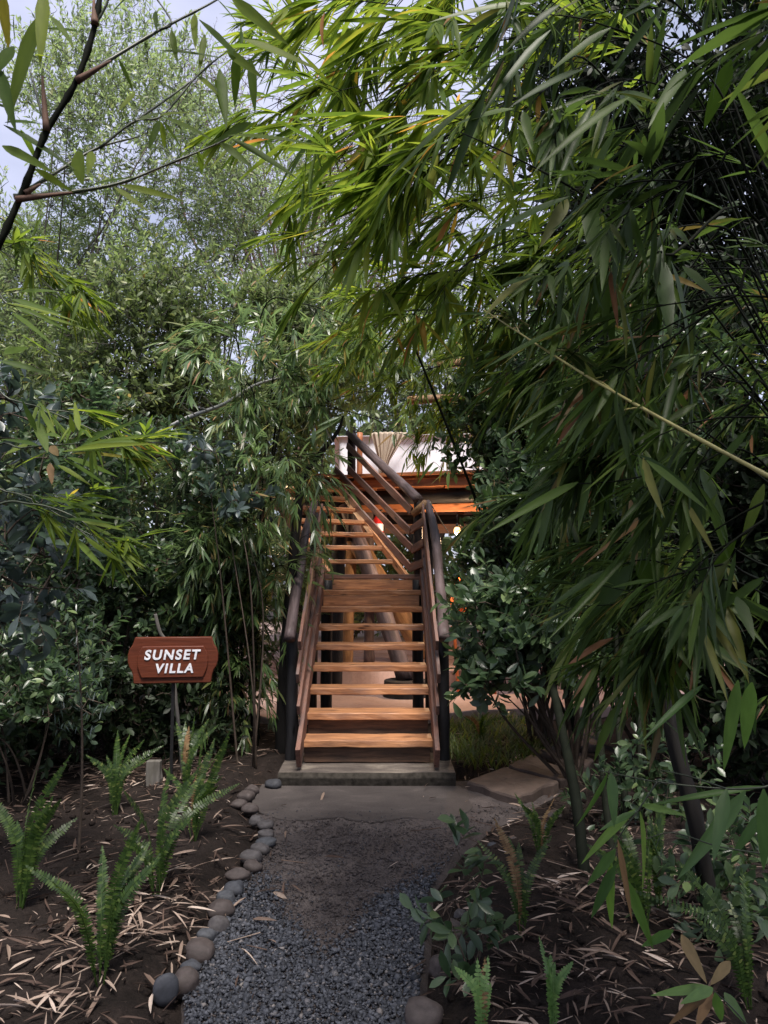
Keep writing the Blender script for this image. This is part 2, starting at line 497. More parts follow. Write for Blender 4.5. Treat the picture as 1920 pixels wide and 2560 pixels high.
def ground_h(x, y):
    x = np.asarray(x, float); y = np.asarray(y, float)
    l = edge_x(LEFT_EDGE, y); r = edge_x(RIGHT_EDGE, y)
    out = np.maximum(np.maximum(l - x, x - r), (y - 5.6) * 1.0)
    out = np.clip(out / .18, 0, 1)
    h = .02 + .05 * vn(x * 1.3, y * 1.3, 1) + .035 * vn(x * 5, y * 5, 2) + .022 * vn(x * 14, y * 14, 3) + .012 * vn(x * 33, y * 33, 5)
    h = h * (1 - .75 * np.clip(np.minimum(np.minimum(x - .45, 2.5 - x), np.minimum(y - 5.1, 8.2 - y)) / .25, 0, 1))
    near = np.clip((16 - np.hypot(x, y - 5)) / 6, 0, 1)
    return -.035 + out * (h + .01) * (.3 + .7 * near)


gx = np.concatenate([-np.geomspace(160, 3.6, 26), np.arange(-3.5, 3.5, .028), np.geomspace(3.6, 160, 26)])
gy = np.concatenate([-np.geomspace(160, 1.2, 20), np.arange(-1, 1.6, .12), np.arange(1.6, 6.6, .028), np.arange(6.7, 15, .15), np.geomspace(15.2, 200, 26)])
X, Y = np.meshgrid(gx, gy)
b = Buf(); nx = len(gx); ny = len(gy)
i, j = np.meshgrid(np.arange(ny - 1), np.arange(nx - 1), indexing='ij'); k = i * nx + j
b.add(np.stack([X, Y, ground_h(X, Y)], -1).reshape(-1, 3), np.stack([k, k + 1, k + nx + 1, k + nx], -1).reshape(-1, 4))
o = b.build('ground', MT['soil']); o['kind'] = 'structure'

# path sheet
b = Buf(); ys = np.concatenate([np.arange(1.0, 5.46, .035)]); nu = 60
rows = []
for y in ys:
    l = edge_x(LEFT_EDGE, y) + .0; r = edge_x(RIGHT_EDGE, y) + .02
    xs = np.linspace(l, r, nu)
    e = np.minimum(np.linspace(0, 1, nu), 1 - np.linspace(0, 1, nu)) * 22
    z = .0 + .014 * (vn(xs * 4, y * 4 + 0 * xs, 9) - .5) + .008 * (vn(xs * 19, y * 19 + 0 * xs, 8) - .5) - .05 * (1 - np.clip(e, 0, 1)) - .002
    rows.append(np.stack([xs, np.full(nu, y), z], -1))
V = np.array(rows)
i, j = np.meshgrid(np.arange(len(ys) - 1), np.arange(nu - 1), indexing='ij'); k = i * nu + j
b.add(V.reshape(-1, 3), np.stack([k, k + 1, k + nu + 1, k + nu], -1).reshape(-1, 4))
o = b.build('path', MT['earth']); o['kind'] = 'structure'


def sheet(name, pts, z0, z1, m_, bevel=.01, smooth=False):
    b = Buf(); n = len(pts)
    top = [(p[0], p[1], z1) for p in pts]; bot = [(p[0], p[1], z0) for p in pts]
    b.add(top + bot, None, None, [list(range(n)), list(range(2 * n - 1, n - 1, -1))] + [[k, n + k, n + (k + 1) % n, (k + 1) % n] for k in range(n)][::1])
    o = b.build(name, m_, smooth=smooth, bevel=bevel)
    o.data.flip_normals() if False else None
    return o


# concrete pad in front of the step: worn outline
pad = [G(x, y)[:2] for x, y in ((655, 1962), (640, 1990), (640, 2020), (690, 2046), (760, 2052), (840, 2044), (930, 2056), (1010, 2046), (1100, 2052), (1170, 2030), (1180, 2000), (1150, 1968), (1100, 1955), (900, 1958))]
pad = spline(pad + [pad[0]], 90)[:-1] + RG.normal(0, .008, (89, 2))
pad = pad[::-1]
o = sheet('concrete_pad', pad, -.06, .006, MT['pad'], .006); o['kind'] = 'structure'

# terrace levels behind the stairs
def poly_ccw(pts):
    a = sum(pts[i][0] * pts[(i + 1) % len(pts)][1] - pts[(i + 1) % len(pts)][0] * pts[i][1] for i in range(len(pts)))
    return pts if a > 0 else pts[::-1]


lower = poly_ccw([(-1.35, 7.5), (-1.1, 7.2), (.0, 7.05), (.9, 7.65), (2.5, 7.9), (9, 8.3), (9, 18), (-5, 18), (-5, 10.5), (-2.2, 9.6)])
o = sheet('terrace_lower', lower, -.1, .12, MT['terrace'], .015); o['kind'] = 'structure'
upper = poly_ccw([(1.0, 9.0), (9, 9.4), (9, 17.9), (-4.8, 17.9), (-4.8, 10.9), (-1, 10.4), (.25, 9.9)])
o = sheet('terrace_upper', upper, .116, .31, MT['terrace'], .015); o['kind'] = 'structure'
top = poly_ccw([(1.3, 10.1), (9, 10.6), (9, 17.8), (-4.6, 17.8), (-4.6, 12.4), (-1.0, 12.0), (.3, 11.3)])
o = sheet('terrace_top', top, .306, .45, MT['terrace'], .015); o['kind'] = 'structure'
b = Buf(); tube(b, [(-.35, 10.0, .118), (-.35, 10.0, .335)], [.75, .75], 40)
b.build('round_platform', MT['terrace'], smooth=False, bevel=.01)['kind'] = 'structure'

# gravel chips
rng = np.random.default_rng(3)
N = 38000
ys = rng.uniform(1.6, 4.9, N); l = edge_x(LEFT_EDGE, ys) + .02; r = edge_x(RIGHT_EDGE, ys) - .02
xs = l + (r - l) * rng.uniform(0, 1, N)
fr = (xs - l) / (r - l)
lim = 3.75 + .25 * (vn(xs * 3, ys * 3, 4) - .5) - .55 * np.exp(-((fr - .55) / .22) ** 2) + .3 * np.clip(fr - .75, 0, 1) * 3
keep = (rng.random(N) < np.clip((lim - ys) / .5 + .35, 0, 1) ** 2.2) | (rng.random(N) < .10 * (ys < 4.8)); fade = np.clip((lim - ys) / .5 + .5, .35, 1)[keep]; xs = xs[keep]; ys = ys[keep]
# thin worn middle nearest the viewer
fr = (xs - edge_x(LEFT_EDGE, ys)) / (edge_x(RIGHT_EDGE, ys) - edge_x(LEFT_EDGE, ys))
keep = rng.random(len(xs)) > .55 * np.exp(-((fr - .55) / .16) ** 2) * np.clip((2.75 - ys) * 3, 0, 1)
xs = xs[keep]; ys = ys[keep]; fade = fade[keep]; N = len(xs)
dirs = np.array([(1, 0, 0), (0, 1, 0), (-1, 0, 0), (0, -1, 0), (0, 0, 1), (0, 0, -1)], float)
jit = rng.uniform(.55, 1.25, (N, 6, 1)) * dirs[None] + rng.normal(0, .18, (N, 6, 3))
sz = np.clip(rng.lognormal(math.log(.0078), .38, N), .003, .018) * fade
A = rng.uniform(0, 6.28, N); T = rng.normal(0, .4, N)
ca, sa, ct, stt = np.cos(A), np.sin(A), np.cos(T), np.sin(T)
v = jit * np.array([1.2, .95, .62]) * sz[:, None, None]
x1 = v[..., 0] * ct[:, None] - v[..., 2] * stt[:, None]; z1 = v[..., 0] * stt[:, None] + v[..., 2] * ct[:, None]
x2 = x1 * ca[:, None] - v[..., 1] * sa[:, None]; y2 = x1 * sa[:, None] + v[..., 1] * ca[:, None]
v = np.stack([x2 + xs[:, None], y2 + ys[:, None], z1 + (.004 + rng.uniform(0, .009, N))[:, None]], -1)
tri = [(0, 1, 4, 4), (1, 2, 4, 4), (2, 3, 4, 4), (3, 0, 4, 4), (1, 0, 5, 5), (2, 1, 5, 5), (3, 2, 5, 5), (0, 3, 5, 5)]
tri3 = np.array([t[:3] for t in tri])
me = bpy.data.meshes.new('gravel')
me.vertices.add(N * 6); me.vertices.foreach_set('co', v.astype(np.float32).ravel())
f = (tri3[None] + (np.arange(N) * 6)[:, None, None]).reshape(-1, 3)
me.loops.add(f.size); me.polygons.add(len(f))
me.loops.foreach_set('vertex_index', f.astype(np.int32).ravel()); me.polygons.foreach_set('loop_start', (np.arange(len(f)) * 3).astype(np.int32))
me.update(calc_edges=True)
me.materials.append(MT['gravel'])
o = bpy.data.objects.new('gravel', me); COL.objects.link(o); o['kind'] = 'stuff'

# small earth pebbles where the gravel thins out
rng = np.random.default_rng(13); N = 15000
ys = rng.uniform(2.3, 5.0, N); l = edge_x(LEFT_EDGE, ys) + .02; rr_ = edge_x(RIGHT_EDGE, ys) - .02
xs = l + (rr_ - l) * rng.uniform(0, 1, N)
k = (rng.random(N) < np.clip(1.15 - .9 * vn(xs * 2.5, ys * 2.5, 6), .1, 1)) & (rng.random(N) < np.clip((5.0 - ys) * 1.6, .05, 1)); xs = xs[k]; ys = ys[k]; N = len(xs)
v = (rng.uniform(.5, 1.3, (N, 6, 1)) * dirs[None] + rng.normal(0, .2, (N, 6, 3))) * np.array([1.2, 1, .7]) * np.clip(rng.lognormal(math.log(.0042), .45, N), .002, .011)[:, None, None]
v = v + np.stack([xs, ys, np.full(N, .003)], -1)[:, None]
b = Buf(); b.add(v.reshape(-1, 3), None, None, None)
f = (tri3[None] + (np.arange(N) * 6)[:, None, None]).reshape(-1, 3)
me = bpy.data.meshes.new('pebbles'); me.vertices.add(N * 6); me.vertices.foreach_set('co', v.astype(np.float32).ravel())
me.loops.add(f.size); me.polygons.add(len(f)); me.loops.foreach_set('vertex_index', f.astype(np.int32).ravel()); me.polygons.foreach_set('loop_start', (np.arange(len(f)) * 3).astype(np.int32)); me.update(calc_edges=True)
me.materials.append(MT['earth']); o = bpy.data.objects.new('pebbles', me); COL.objects.link(o); o['kind'] = 'stuff'

# fallen bamboo leaves and twigs
b = Buf(); pr = leaf_proto(5, 3, .07, .6, 'lance', .13)


def scatter_litter(n, xr, yr, L, seed, dens=None, pathfrac=.0):
    rng = np.random.default_rng(seed)
    x = rng.uniform(*xr, n); y = rng.uniform(*yr, n)
    ok = ~in_path(x, y) | (rng.random(n) < pathfrac)
    ok &= ~((x > -.78) & (x < .55) & (y > 5.2) & (y < 7.4)) & ~((y > 6.9) & (x > -1.2) & (x < 9)) | ((x < -1.4) & (y < 7.4))
    ok &= rng.random(n) < .12 + .88 * np.clip((vn(x * 1.9, y * 1.9, seed) - .25) * 2.2, 0, 1)
    x = x[ok]; y = y[ok]; n = len(x)
    z = np.where(in_path(x, y), .018, ground_h(x, y) + .014) + rng.uniform(0, .02, n)
    a = rng.uniform(0, 6.28, n)
    d = np.stack([np.cos(a), np.sin(a), rng.normal(0, .16, n)], -1)
    up = nrm(np.stack([rng.normal(0, .45, n), rng.normal(0, .45, n), np.ones(n)], -1))
    Ls = rng.uniform(L[0], L[1], n) * np.where(rng.random(n) < .25, .5, 1)
    leaves(b, pr, np.stack([x, y, z], -1), d, up, Ls, Ls * rng.uniform(.35, 1.15, n))


scatter_litter(1700, (-3.2, -.2), (1.9, 6.9), (.05, .15), 21, pathfrac=.12)
scatter_litter(1900, (.0, 2.6), (1.7, 6.0), (.05, .13), 22, pathfrac=.12)
scatter_litter(1200, (.3, 1.7), (1.9, 3.6), (.05, .15), 23, pathfrac=.03)
scatter_litter(1100, (-1.3, -.4), (2.0, 3.6), (.05, .16), 24, pathfrac=.10)
scatter_litter(3000, (-3.2, -.9), (5.0, 7.2), (.06, .14), 25)
scatter_litter(5000, (-2.8, 2.2), (1.8, 6.4), (.015, .05), 27, pathfrac=.02)
scatter_litter(900, (.5, 1.1), (5.0, 6.9), (.05, .12), 26)
rng = np.random.default_rng(31)
n = 420; x = rng.uniform(-2.4, 2.2, n); y = rng.uniform(1.8, 6, n); k = (~in_path(x, y) | (rng.random(n) < .12)) & ~((x > -.8) & (x < .6) & (y > 5.2)); x = x[k]; y = y[k]; n = len(x)
a = rng.uniform(0, 6.28, n); Lt = rng.uniform(.05, .2, n); z = np.where(in_path(x, y), .022, ground_h(x, y) + .02)
A_ = np.stack([x, y, z], -1); B_ = A_ + np.stack([np.cos(a) * Lt, np.sin(a) * Lt, rng.normal(0, .012, n)], -1)
prisms(b, A_, B_, .0028, .0016, 4)
o = b.build('leaf_litter', MT['litter']); o['kind'] = 'stuff'

# soil crumbs
b = Buf(); rng = np.random.default_rng(41)
for q in range(900):
    x = rng.uniform(-2.2, 1.9); y = rng.uniform(1.8, 5.2)
    if in_path(np.array([x]), np.array([y]))[0]: continue
    s = rng.uniform(.006, .022)
    stone_mesh(b, (x, y, float(ground_h(x, y)) + s * .3), s, s * .8, s * .7, rng.uniform(0, 6), q * .37, 6, 5, .5)
o = b.build('soil_crumbs', MT['soil']); o['kind'] = 'stuff'

# ------------------------------------------------------------------ border stones
ST = [  # px, py (photo), width px, height px, material, label, flatness
    (682, 1957, 38, 24, 'st_black', 'small black stone against the near corner of the concrete step'),
    (630, 1971, 30, 24, 'st_brown', 'dark brown lump between the black stone and the mossy tan stone by the pad'),
    (614, 1987, 38, 26, 'st_brown', 'tan stone at the pad corner, farthest stone of the row still rounded and pale'),
    (596, 2007, 36, 24, 'st_brown', 'brown stone set back into the soil off the corner of the concrete pad'),
    (623, 2017, 36, 26, 'st_brown', 'brown stone half sunk beside the left edge of the concrete pad'),
    (639, 2047, 38, 24, 'st_grey', 'grey oval stone where the concrete pad ends and the bare earth begins'),
    (665, 2060, 34, 20, 'st_grey', 'flat grey stone that sticks out farthest onto the bare earth path'),
    (664, 2082, 44, 22, 'st_grey', 'pale flat pebble-like stone lying just ahead of the stone that juts out most'),
    (666, 2102, 44, 24, 'st_blue', 'blue grey stone with its long side on the path, below the pale flat one'),
    (650, 2118, 42, 30, 'st_grey', 'light grey round stone with a small pit in its top'),
    (628, 2138, 48, 34, 'st_grey', 'smooth greyish brown round stone next to the pitted stone'),
    (631, 2162, 42, 32, 'st_brown', 'brown stone leaning against a longer brown stone at the start of the gravel'),
    (594, 2183, 52, 36, 'st_brown', 'long brown stone joined end to end with a shorter one at the gravel start'),
    (583, 2217, 42, 38, 'st_dark', 'dark round stone with a pale leaf scrap, standing alone between gaps'),
    (563, 2244, 42, 28, 'st_blue', 'bluish pale stone tucked behind the broad brown stone'),
    (549, 2269, 62, 44, 'st_brown', 'broad brown stone hiding the lower half of the bluish one'),
    (543, 2307, 50, 44, 'st_grey', 'egg shaped greyish stone tilted towards the gravel'),
    (514, 2335, 44, 36, 'st_blue', 'speckled blue grey stone between the egg shaped one and the widest one'),
    (498, 2373, 70, 46, 'st_brown', 'widest brown stone of the row, with pale dry leaves beside it'),
    (476, 2413, 42, 28, 'st_dark', 'small dark stone peeping out behind the long tilted brown one'),
    (460, 2447, 68, 60, 'st_brown', 'long tilted brown stone behind the upright slate slab'),
    (407, 2486, 58, 72, 'st_dark', 'slate grey upright slab of stone, nearest of the path edge'),
    (1157, 2287, 36, 30, 'st_grey', 'lilac grey stone behind the leafy seedling by the gravel'),
    (1132, 2320, 54, 60, 'st_brown', 'brown boulder under the leafy seedling'),
    (1108, 2412, 62, 46, 'st_brown', 'brown stone among dry leaves below the leafy seedling'),
    (1062, 2530, 84, 74, 'st_brown', 'big brown stone with a split dry stalk across it, at the gravel corner'),
    (1246, 2114, 40, 24, 'st_dark', 'dark flat stone at the far bend of the bed opposite the sign'),
    (1278, 2098, 34, 22, 'st_brown', 'small brown stone beside the dark flat one at the far bend'),
    (1356, 2068, 40, 26, 'st_dark', 'dark stone half under fern leaves near the flagstones'),
    (1388, 2042, 54, 40, 'st_brown', 'rounded brown stone at the foot of the leaning bamboo culm'),
    (1215, 2150, 40, 24, 'st_brown', 'brown stone behind the seedling top, halfway along the planting edge'),
]
for idx, (px, py, w, h, mk, lab) in enumerate(ST):
    g = G(px, py + h * .30, 0.02)
    D = g[1]; s = D / F0
    rx = w * s / 2 * 1.1; rz = h * s / 2 * 1.0; ry = rx * .85
    b = Buf(); c = np.array((g[0], g[1] + ry * .3, .02 + rz * .12))
    rotz = (idx * 1.7) % .8 - .4
    if idx == 21:
        stone_mesh(b, c + (0, .02, .02), rx * .95, ry * .55, rz * 1.0, .5, 5, 20, 12, .08, .8)
    else:
        stone_mesh(b, c, rx, ry, rz, rotz, idx * 1.31 + 2, 18, 12, .38, [1, .85, .75, .95][idx % 4])
    o = b.build('border_stone', MT[mk], loc=c)
    tag(o, lab, 'stone', 'stones edging the path')

# ------------------------------------------------------------------ flagstones
FL = [([(1167, 1952), (1259, 1918), (1395, 1953), (1294, 1994)], .05, 'largest squarish flagstone, its corner pointing at the bare path'),
      ([(1268, 1913), (1326, 1886), (1405, 1918), (1424, 1944), (1402, 1948)], .05, 'flagstone with a cut corner, second from the path'),
      ([(1345, 1876), (1400, 1852), (1482, 1900), (1470, 1915), (1420, 1912)], .045, 'flagstone with a broken front edge between the second and the far one'),
      ([(1385, 1848), (1425, 1818), (1482, 1822), (1500, 1862), (1440, 1866)], .045, 'far flagstone behind the bamboo culms, close to the terrace')]
for pts, hh, lab in FL:
    p = [G(x, y, hh)[:2] for x, y in pts]
    dense = []
    for k in range(len(p)):
        for t in np.linspace(0, 1, 7)[:-1]:
            dense.append(p[k] * (1 - t) + p[(k + 1) % len(p)] * t + RG.normal(0, .007, 2))
    dense = poly_ccw([tuple(q) for q in dense])
    b = Buf(); n = len(dense); cx = np.mean(dense, axis=0)
    ring = lambda f, z: [(cx[0] + (q[0] - cx[0]) * f, cx[1] + (q[1] - cx[1]) * f, z + RG.normal(0, .0022)) for q in dense]
    vs = ring(1, -.04) + ring(1.0, hh - .012) + ring(.97, hh) + ring(.6, hh + .002) + ring(.25, hh)
    qs = [(r_ * n + k, r_ * n + (k + 1) % n, (r_ + 1) * n + (k + 1) % n, (r_ + 1) * n + k) for r_ in range(4) for k in range(n)]
    b.add(vs, qs, None, [[4 * n + k for k in range(n)]])
    o = b.build('flagstone', MT['flag'], smooth=False, loc=(cx[0], cx[1], 0))
    tag(o, lab, 'paving slab', 'flagstones leading to the terrace')

# ------------------------------------------------------------------ concrete step
XC = -.122
b = Buf(); n = 26
prof = [(5.30, -.05), (5.285, .06), (5.31, .092), (5.5, .097), (5.9, .097), (5.9, -.05)]
xs = np.linspace(-.74, .50, n)
vs = []
for x in xs:
    for (y, z) in prof:
        w_ = 0 if y > 5.4 else 1
        vs.append((x, y + w_ * .01 * (vn(x * 6, z * 9, 3) - .5), z + .006 * (vn(x * 8, y * 8, 6) - .5)))
m_ = len(prof)
qs = [(i * m_ + k, i * m_ + (k + 1) % m_, (i + 1) * m_ + (k + 1) % m_, (i + 1) * m_ + k) for i in range(n - 1) for k in range(m_)]
b.add(vs, qs, None, [list(range(m_))[::-1], [(n - 1) * m_ + k for k in range(m_)]])
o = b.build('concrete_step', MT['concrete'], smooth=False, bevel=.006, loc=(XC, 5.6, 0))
o.data.materials.append(MT['stepface'])
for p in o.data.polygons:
    if abs(p.normal.y) > .75 and p.center.y < -.2: p.material_index = 1  # front faces get a darker concrete than the top
tag(o, 'low worn concrete step under the foot of the wooden stairs', 'step')

# ------------------------------------------------------------------ stairs
stairs = thing('wooden_staircase', 'wooden stairs with open treads, log handrails and a turn to a raised deck', 'staircase', (XC, 5.5, .097))
GO, RI = .236, .152


def Ty(i): return 5.5 + GO * (i - 1)


def Tz(i): return .27 + RI * (i - 1)


for i in range(1, 9):
    b = Buf()
    board(b, (XC - .478, Ty(i) + .125, Tz(i) - .025), (XC + .478, Ty(i) + .125, Tz(i) - .025), .25, .05, (0, 1, 0), 9, .0032)
    b.build('tread', MT['tread'], stairs, False, .006)
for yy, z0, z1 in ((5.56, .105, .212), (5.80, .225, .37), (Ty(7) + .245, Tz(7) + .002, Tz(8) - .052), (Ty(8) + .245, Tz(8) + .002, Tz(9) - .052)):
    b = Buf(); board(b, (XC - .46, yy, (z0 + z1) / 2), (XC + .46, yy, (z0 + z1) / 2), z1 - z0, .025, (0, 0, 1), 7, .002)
    b.build('riser', MT['tread' if z0 > .5 else 'shadedwood'], stairs, False, .003)  # lower risers: shade of the recess put into a darker wood colour
# landing with straight front edge
b = Buf(); land = [(XC - .5, 7.38), (.36, 7.38), (.30, 7.64), (.05, 7.98), (-.66, 7.88)]
n = len(land); zt = Tz(9)
b.add([(x, y, zt) for x, y in land] + [(x, y, zt - .045) for x, y in land], None, None, [list(range(n)), list(range(2 * n - 1, n - 1, -1))] + [[k, n + k, n + (k + 1) % n, (k + 1) % n][::-1][::-1] for k in range(n)])
b.build('landing', MT['rail'], stairs, False, .004)
# lower stringers and slats
sl = RI / GO; sd = nrm((0, 1, sl)); pn = nrm((0, -sl, 1))
for side, xo in ((-1, -.600), (1, .372)):
    b = Buf(); p0 = np.array((xo, 5.30, .20)); p1 = p0 + sd * 2.46
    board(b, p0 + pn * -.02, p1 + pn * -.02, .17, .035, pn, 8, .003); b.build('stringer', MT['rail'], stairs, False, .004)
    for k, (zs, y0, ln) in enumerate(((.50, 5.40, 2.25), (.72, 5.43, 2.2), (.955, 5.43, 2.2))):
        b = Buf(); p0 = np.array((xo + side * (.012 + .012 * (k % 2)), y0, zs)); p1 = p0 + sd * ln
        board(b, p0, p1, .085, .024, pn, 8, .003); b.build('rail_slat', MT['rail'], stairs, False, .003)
for xo, sgn in ((-.695, -1), (.444, 1)):
    b = Buf(); tube(b, spline([(xo, 5.67, -.05), (xo + .006, 5.67, .5), (xo, 5.66, 1.03)], 14), np.linspace(.047, .043, 14), 14, .1, seed=3 + sgn)
    b.build('newel_post', MT['blacklog'], stairs)
    b = Buf(); pts = spline([(xo, 5.50, 1.00), (xo + .012 * sgn, 6.1, 1.42), (xo + .02 * sgn, 6.7, 1.83), (xo - .004, 7.42, 2.2)], 26)
    tube(b, pts, np.linspace(.044, .038, 26) , 14, .14, seed=9 + sgn)
    b.build('handrail', MT['greylog'], stairs)
    b = Buf(); tube(b, spline([(xo, 7.36, .1), (xo, 7.36, 2.10)], 16), .042, 12, .12, seed=5)
    b.build('newel_post', MT['log'], stairs)
for xo in (-.56, .33):
    b = Buf(); tube(b, spline([(xo, 7.30, .1), (xo, 7.30, 1.43)], 10), .055, 12, .06, seed=6)
    b.build('support_post', MT['blacklog'], stairs)
# upper flight (turning left)
UR = [(.137, 7.66), (.025, 7.87), (-.085, 8.06), (-.185, 8.25), (-.285, 8.44), (-.395, 8.63), (-.505, 8.80)]
UA = [8, 14, 19, 23, 26, 28, 29]
for k, ((x, y), a) in enumerate(zip(UR, UA)):
    z = Tz(9) + RI * (k + 1); d = np.array((-math.cos(R(a)), -math.sin(R(a)), 0)); bk = np.array((-math.sin(R(a)), math.cos(R(a)), 0))
    p0 = np.array((x + .01, y, z - .02)) + bk * .11; p1 = p0 + d * .82
    b = Buf(); board(b, p0, p1, .22, .042, bk, 7, .0025); b.build('tread', MT['tread'], stairs, False, .005)
UPB = np.array((.34, 7.46)); UPT = np.array((-.40, 8.92))


def up_line(za, zb, ya=0.0):
    return np.array((UPB[0], UPB[1], za)), np.array((UPT[0], UPT[1], zb))


# right stringer and slats, handrail of the upper flight
b = Buf(); board(b, (.235, 7.42, 1.44), (-.56, 8.92, 2.55), .075, .04, (0, 0, 1), 8, .003); b.build('stringer', MT['tread'], stairs, False, .004)
b = Buf(); board(b, (.235 - .81, 7.52, 1.46), (-1.35, 8.5, 2.55), .15, .04, (0, 0, 1), 8, .003); b.build('stringer', MT['tread'], stairs, False, .004)
SL = [((1029, 1278, 7.50), (868, 1114, 8.93)), ((1026, 1330, 7.50), (870, 1170, 8.93)), ((1030, 1372, 7.47), (838, 1174, 9.0)), ((1026, 1420, 7.46), (824, 1190, 8.98))]
for p0, p1 in SL:
    b = Buf(); board(b, P(*p0), P(*p1), .075, .024, (0, 0, 1), 8, .003); b.build('rail_slat', MT['rail'], stairs, False, .003)
b = Buf(); tube(b, spline([P(1046, 1249, 7.42), P(1000, 1205, 7.85), P(930, 1140, 8.45), P(872, 1082, 8.95)], 22), np.linspace(.05, .045, 22), 13, .12, seed=4)
b.build('handrail', MT['greylog'], stairs)
b = Buf(); tube(b, spline([(.345, 7.47, 1.3), (.345, 7.47, 2.27)], 12), .043, 12, .1, seed=8); b.build('newel_post', MT['log'], stairs)
# short boards joining both rails at the turn
for (a0, a1, w_) in (((1028, 1324, 7.5), (1060, 1302, 7.2), .075), ((1030, 1375, 7.48), (1059, 1356, 7.2), .075), ((1024, 1420, 7.48), (1058, 1407, 7.2), .08), ((1030, 1458, 7.46), (1055, 1452, 7.2), .09)):
    b = Buf(); board(b, P(*a0), P(*a1), w_, .024, (0, 0, 1), 3, .002); b.build('rail_slat', MT['rail'], stairs, False, .003)
b = Buf(); tube(b, [P(1034, 1285, 7.46), P(1066, 1258, 7.34)], .04, 12, .1); b.build('rail_log', MT['tanlog'], stairs)

# ------------------------------------------------------------------ deck
DZ = 2.66
deck = thing('raised_deck', 'raised timber deck on leaning dark logs, orange edge boards lit from below', 'deck', (.5, 11, .45))
DP = [(-1.75, 9.75), (-1.35, 8.68), (-.52, 8.98), (.35, 8.72), (1.5, 8.45), (3.0, 8.9), (4.0, 10.5), (4.0, 13.2), (2.5, 14.4), (-.6, 14.4), (-1.9, 12.6)]
b = Buf(); n = len(DP)
b.add([(x, y, DZ) for x, y in DP] + [(x, y, DZ - .035) for x, y in DP], None, None, [list(range(n)), list(range(2 * n - 1, n - 1, -1))] + [[k, n + k, n + (k + 1) % n, (k + 1) % n] for k in range(n)])
b.build('decking', MT['deckwood'], deck, False, .004)
for k in (0, 1, 2, 3, 4):
    p = np.array((*DP[k], DZ - .085)); q = np.array((*DP[k + 1], DZ - .085)); dd = nrm(q - p); out = np.array((dd[1], -dd[0], 0))
    b = Buf(); board(b, p + out * .016, q + out * .016, .09, .03, (0, 0, 1), 6, .003); b.build('fascia_board', MT['deckwood'], deck, False, .004)
    b = Buf(); board(b, p + out * .03 + (0, 0, .105), q + out * .03 + (0, 0, .105), .14, .035, out, 6, .003); b.build('edge_board', MT['deckwood'], deck, False, .004)
b = Buf(); tube(b, spline([(-1.2, 9.15, DZ - .24), (-.45, 9.12, DZ - .225), (.35, 8.9, DZ - .225), (1.5, 8.66, DZ - .225), (2.9, 9.0, DZ - .23)], 24), .088, 14, .08); b.build('beam', MT['blacklog'], deck)
b = Buf(); tube(b, spline([(-1.8, 11.6, 2.36), (4, 11.4, 2.36)], 20), .085, 14, .08); b.build('beam', MT['blacklog'], deck)
for k, x in enumerate(np.arange(-1.5, 3.6, .46)):
    b = Buf(); y0 = 9.32; board(b, (x, y0, DZ - .105), (x + .1, 13.9, DZ - .105), .13, .045, (0, 0, 1), 6, .004); b.build('joist', MT['deckwood'], deck, False, .003)
b = Buf(); board(b, (-.55, 9.35, DZ - .33), (2.9, 9.05, DZ - .33), .10, .05, (0, 0, 1), 6, .004); b.build('cross_beam', MT['deckwood'], deck, False, .004)
b = Buf(); board(b, (-.9, 10.6, 2.15), (2.9, 10.2, 2.15), .13, .06, (0, 0, 1), 6, .004); b.build('cross_beam', MT['rail'], deck, False, .004)
COLS = [((-.60, 9.1, .12), (-.53, 9.15, 2.35), .085, 'blacklog'), ((-.48, 9.7, .12), (-.38, 9.6, 2.4), .07, 'tanlog'),
        ((.25, 8.55, .3), (-.48, 9.1, 2.35), .095, 'greylog'), ((.55, 9.9, .45), (-.66, 9.35, 2.42), .12, 'tanlog'),
        ((-.20, 9.95, .33), (-.2, 9.9, 2.4), .065, 'greylog'), ((2.3, 9.5, .3), (2.3, 9.5, 2.4), .09, 'log'), ((3.2, 12.5, .45), (3.2, 12.5, 2.4), .1, 'log'), ((-1.5, 12.8, .45), (-1.4, 12.6, 2.4), .1, 'log')]
for p, q, r_, mk in COLS:
    b = Buf(); tube(b, spline([p, (np.array(p) + q) / 2 + RG.normal(0, .012, 3), q], 20), np.linspace(r_ * 1.08, r_ * .95, 20), 16, .09, seed=r_ * 50); b.build('log_column', MT[mk], deck)
b = Buf(); tube(b, spline([(-.40, 8.97, 1.9), (-.40, 8.97, 3.3)], 14), .05, 12, .12); b.build('rail_post', MT['log'], deck)
b = Buf(); tube(b, spline([(-1.5, 9.2, 2.5), (-1.5, 9.2, 3.4)], 10), .05, 12, .12); b.build('rail_post', MT['log'], deck)
for z in (2.78, 2.9, 3.02, 3.14, 3.26):
    b = Buf(); board(b, (-1.5, 9.2, z), (-1.9, 12.0, z), .05, .02, (0, 0, 1), 4, .002); b.build('rail_slat', MT['log'], deck, False)
b = Buf(); tube(b, [(.25, 8.55, .02), (.25, 8.55, .30)], [.27, .25], 28); 
o = b.build('footing_drum', MT['drum'], smooth=False, bevel=.012, loc=(.25, 8.55, .02)); tag(o, 'round dark footing drum under the leaning log column', 'footing')

# ------------------------------------------------------------------ tent on the deck
tent = thing('tent', 'white canvas tent with tied beige curtain standing on the raised deck', 'tent', (.9, 11.5, DZ))


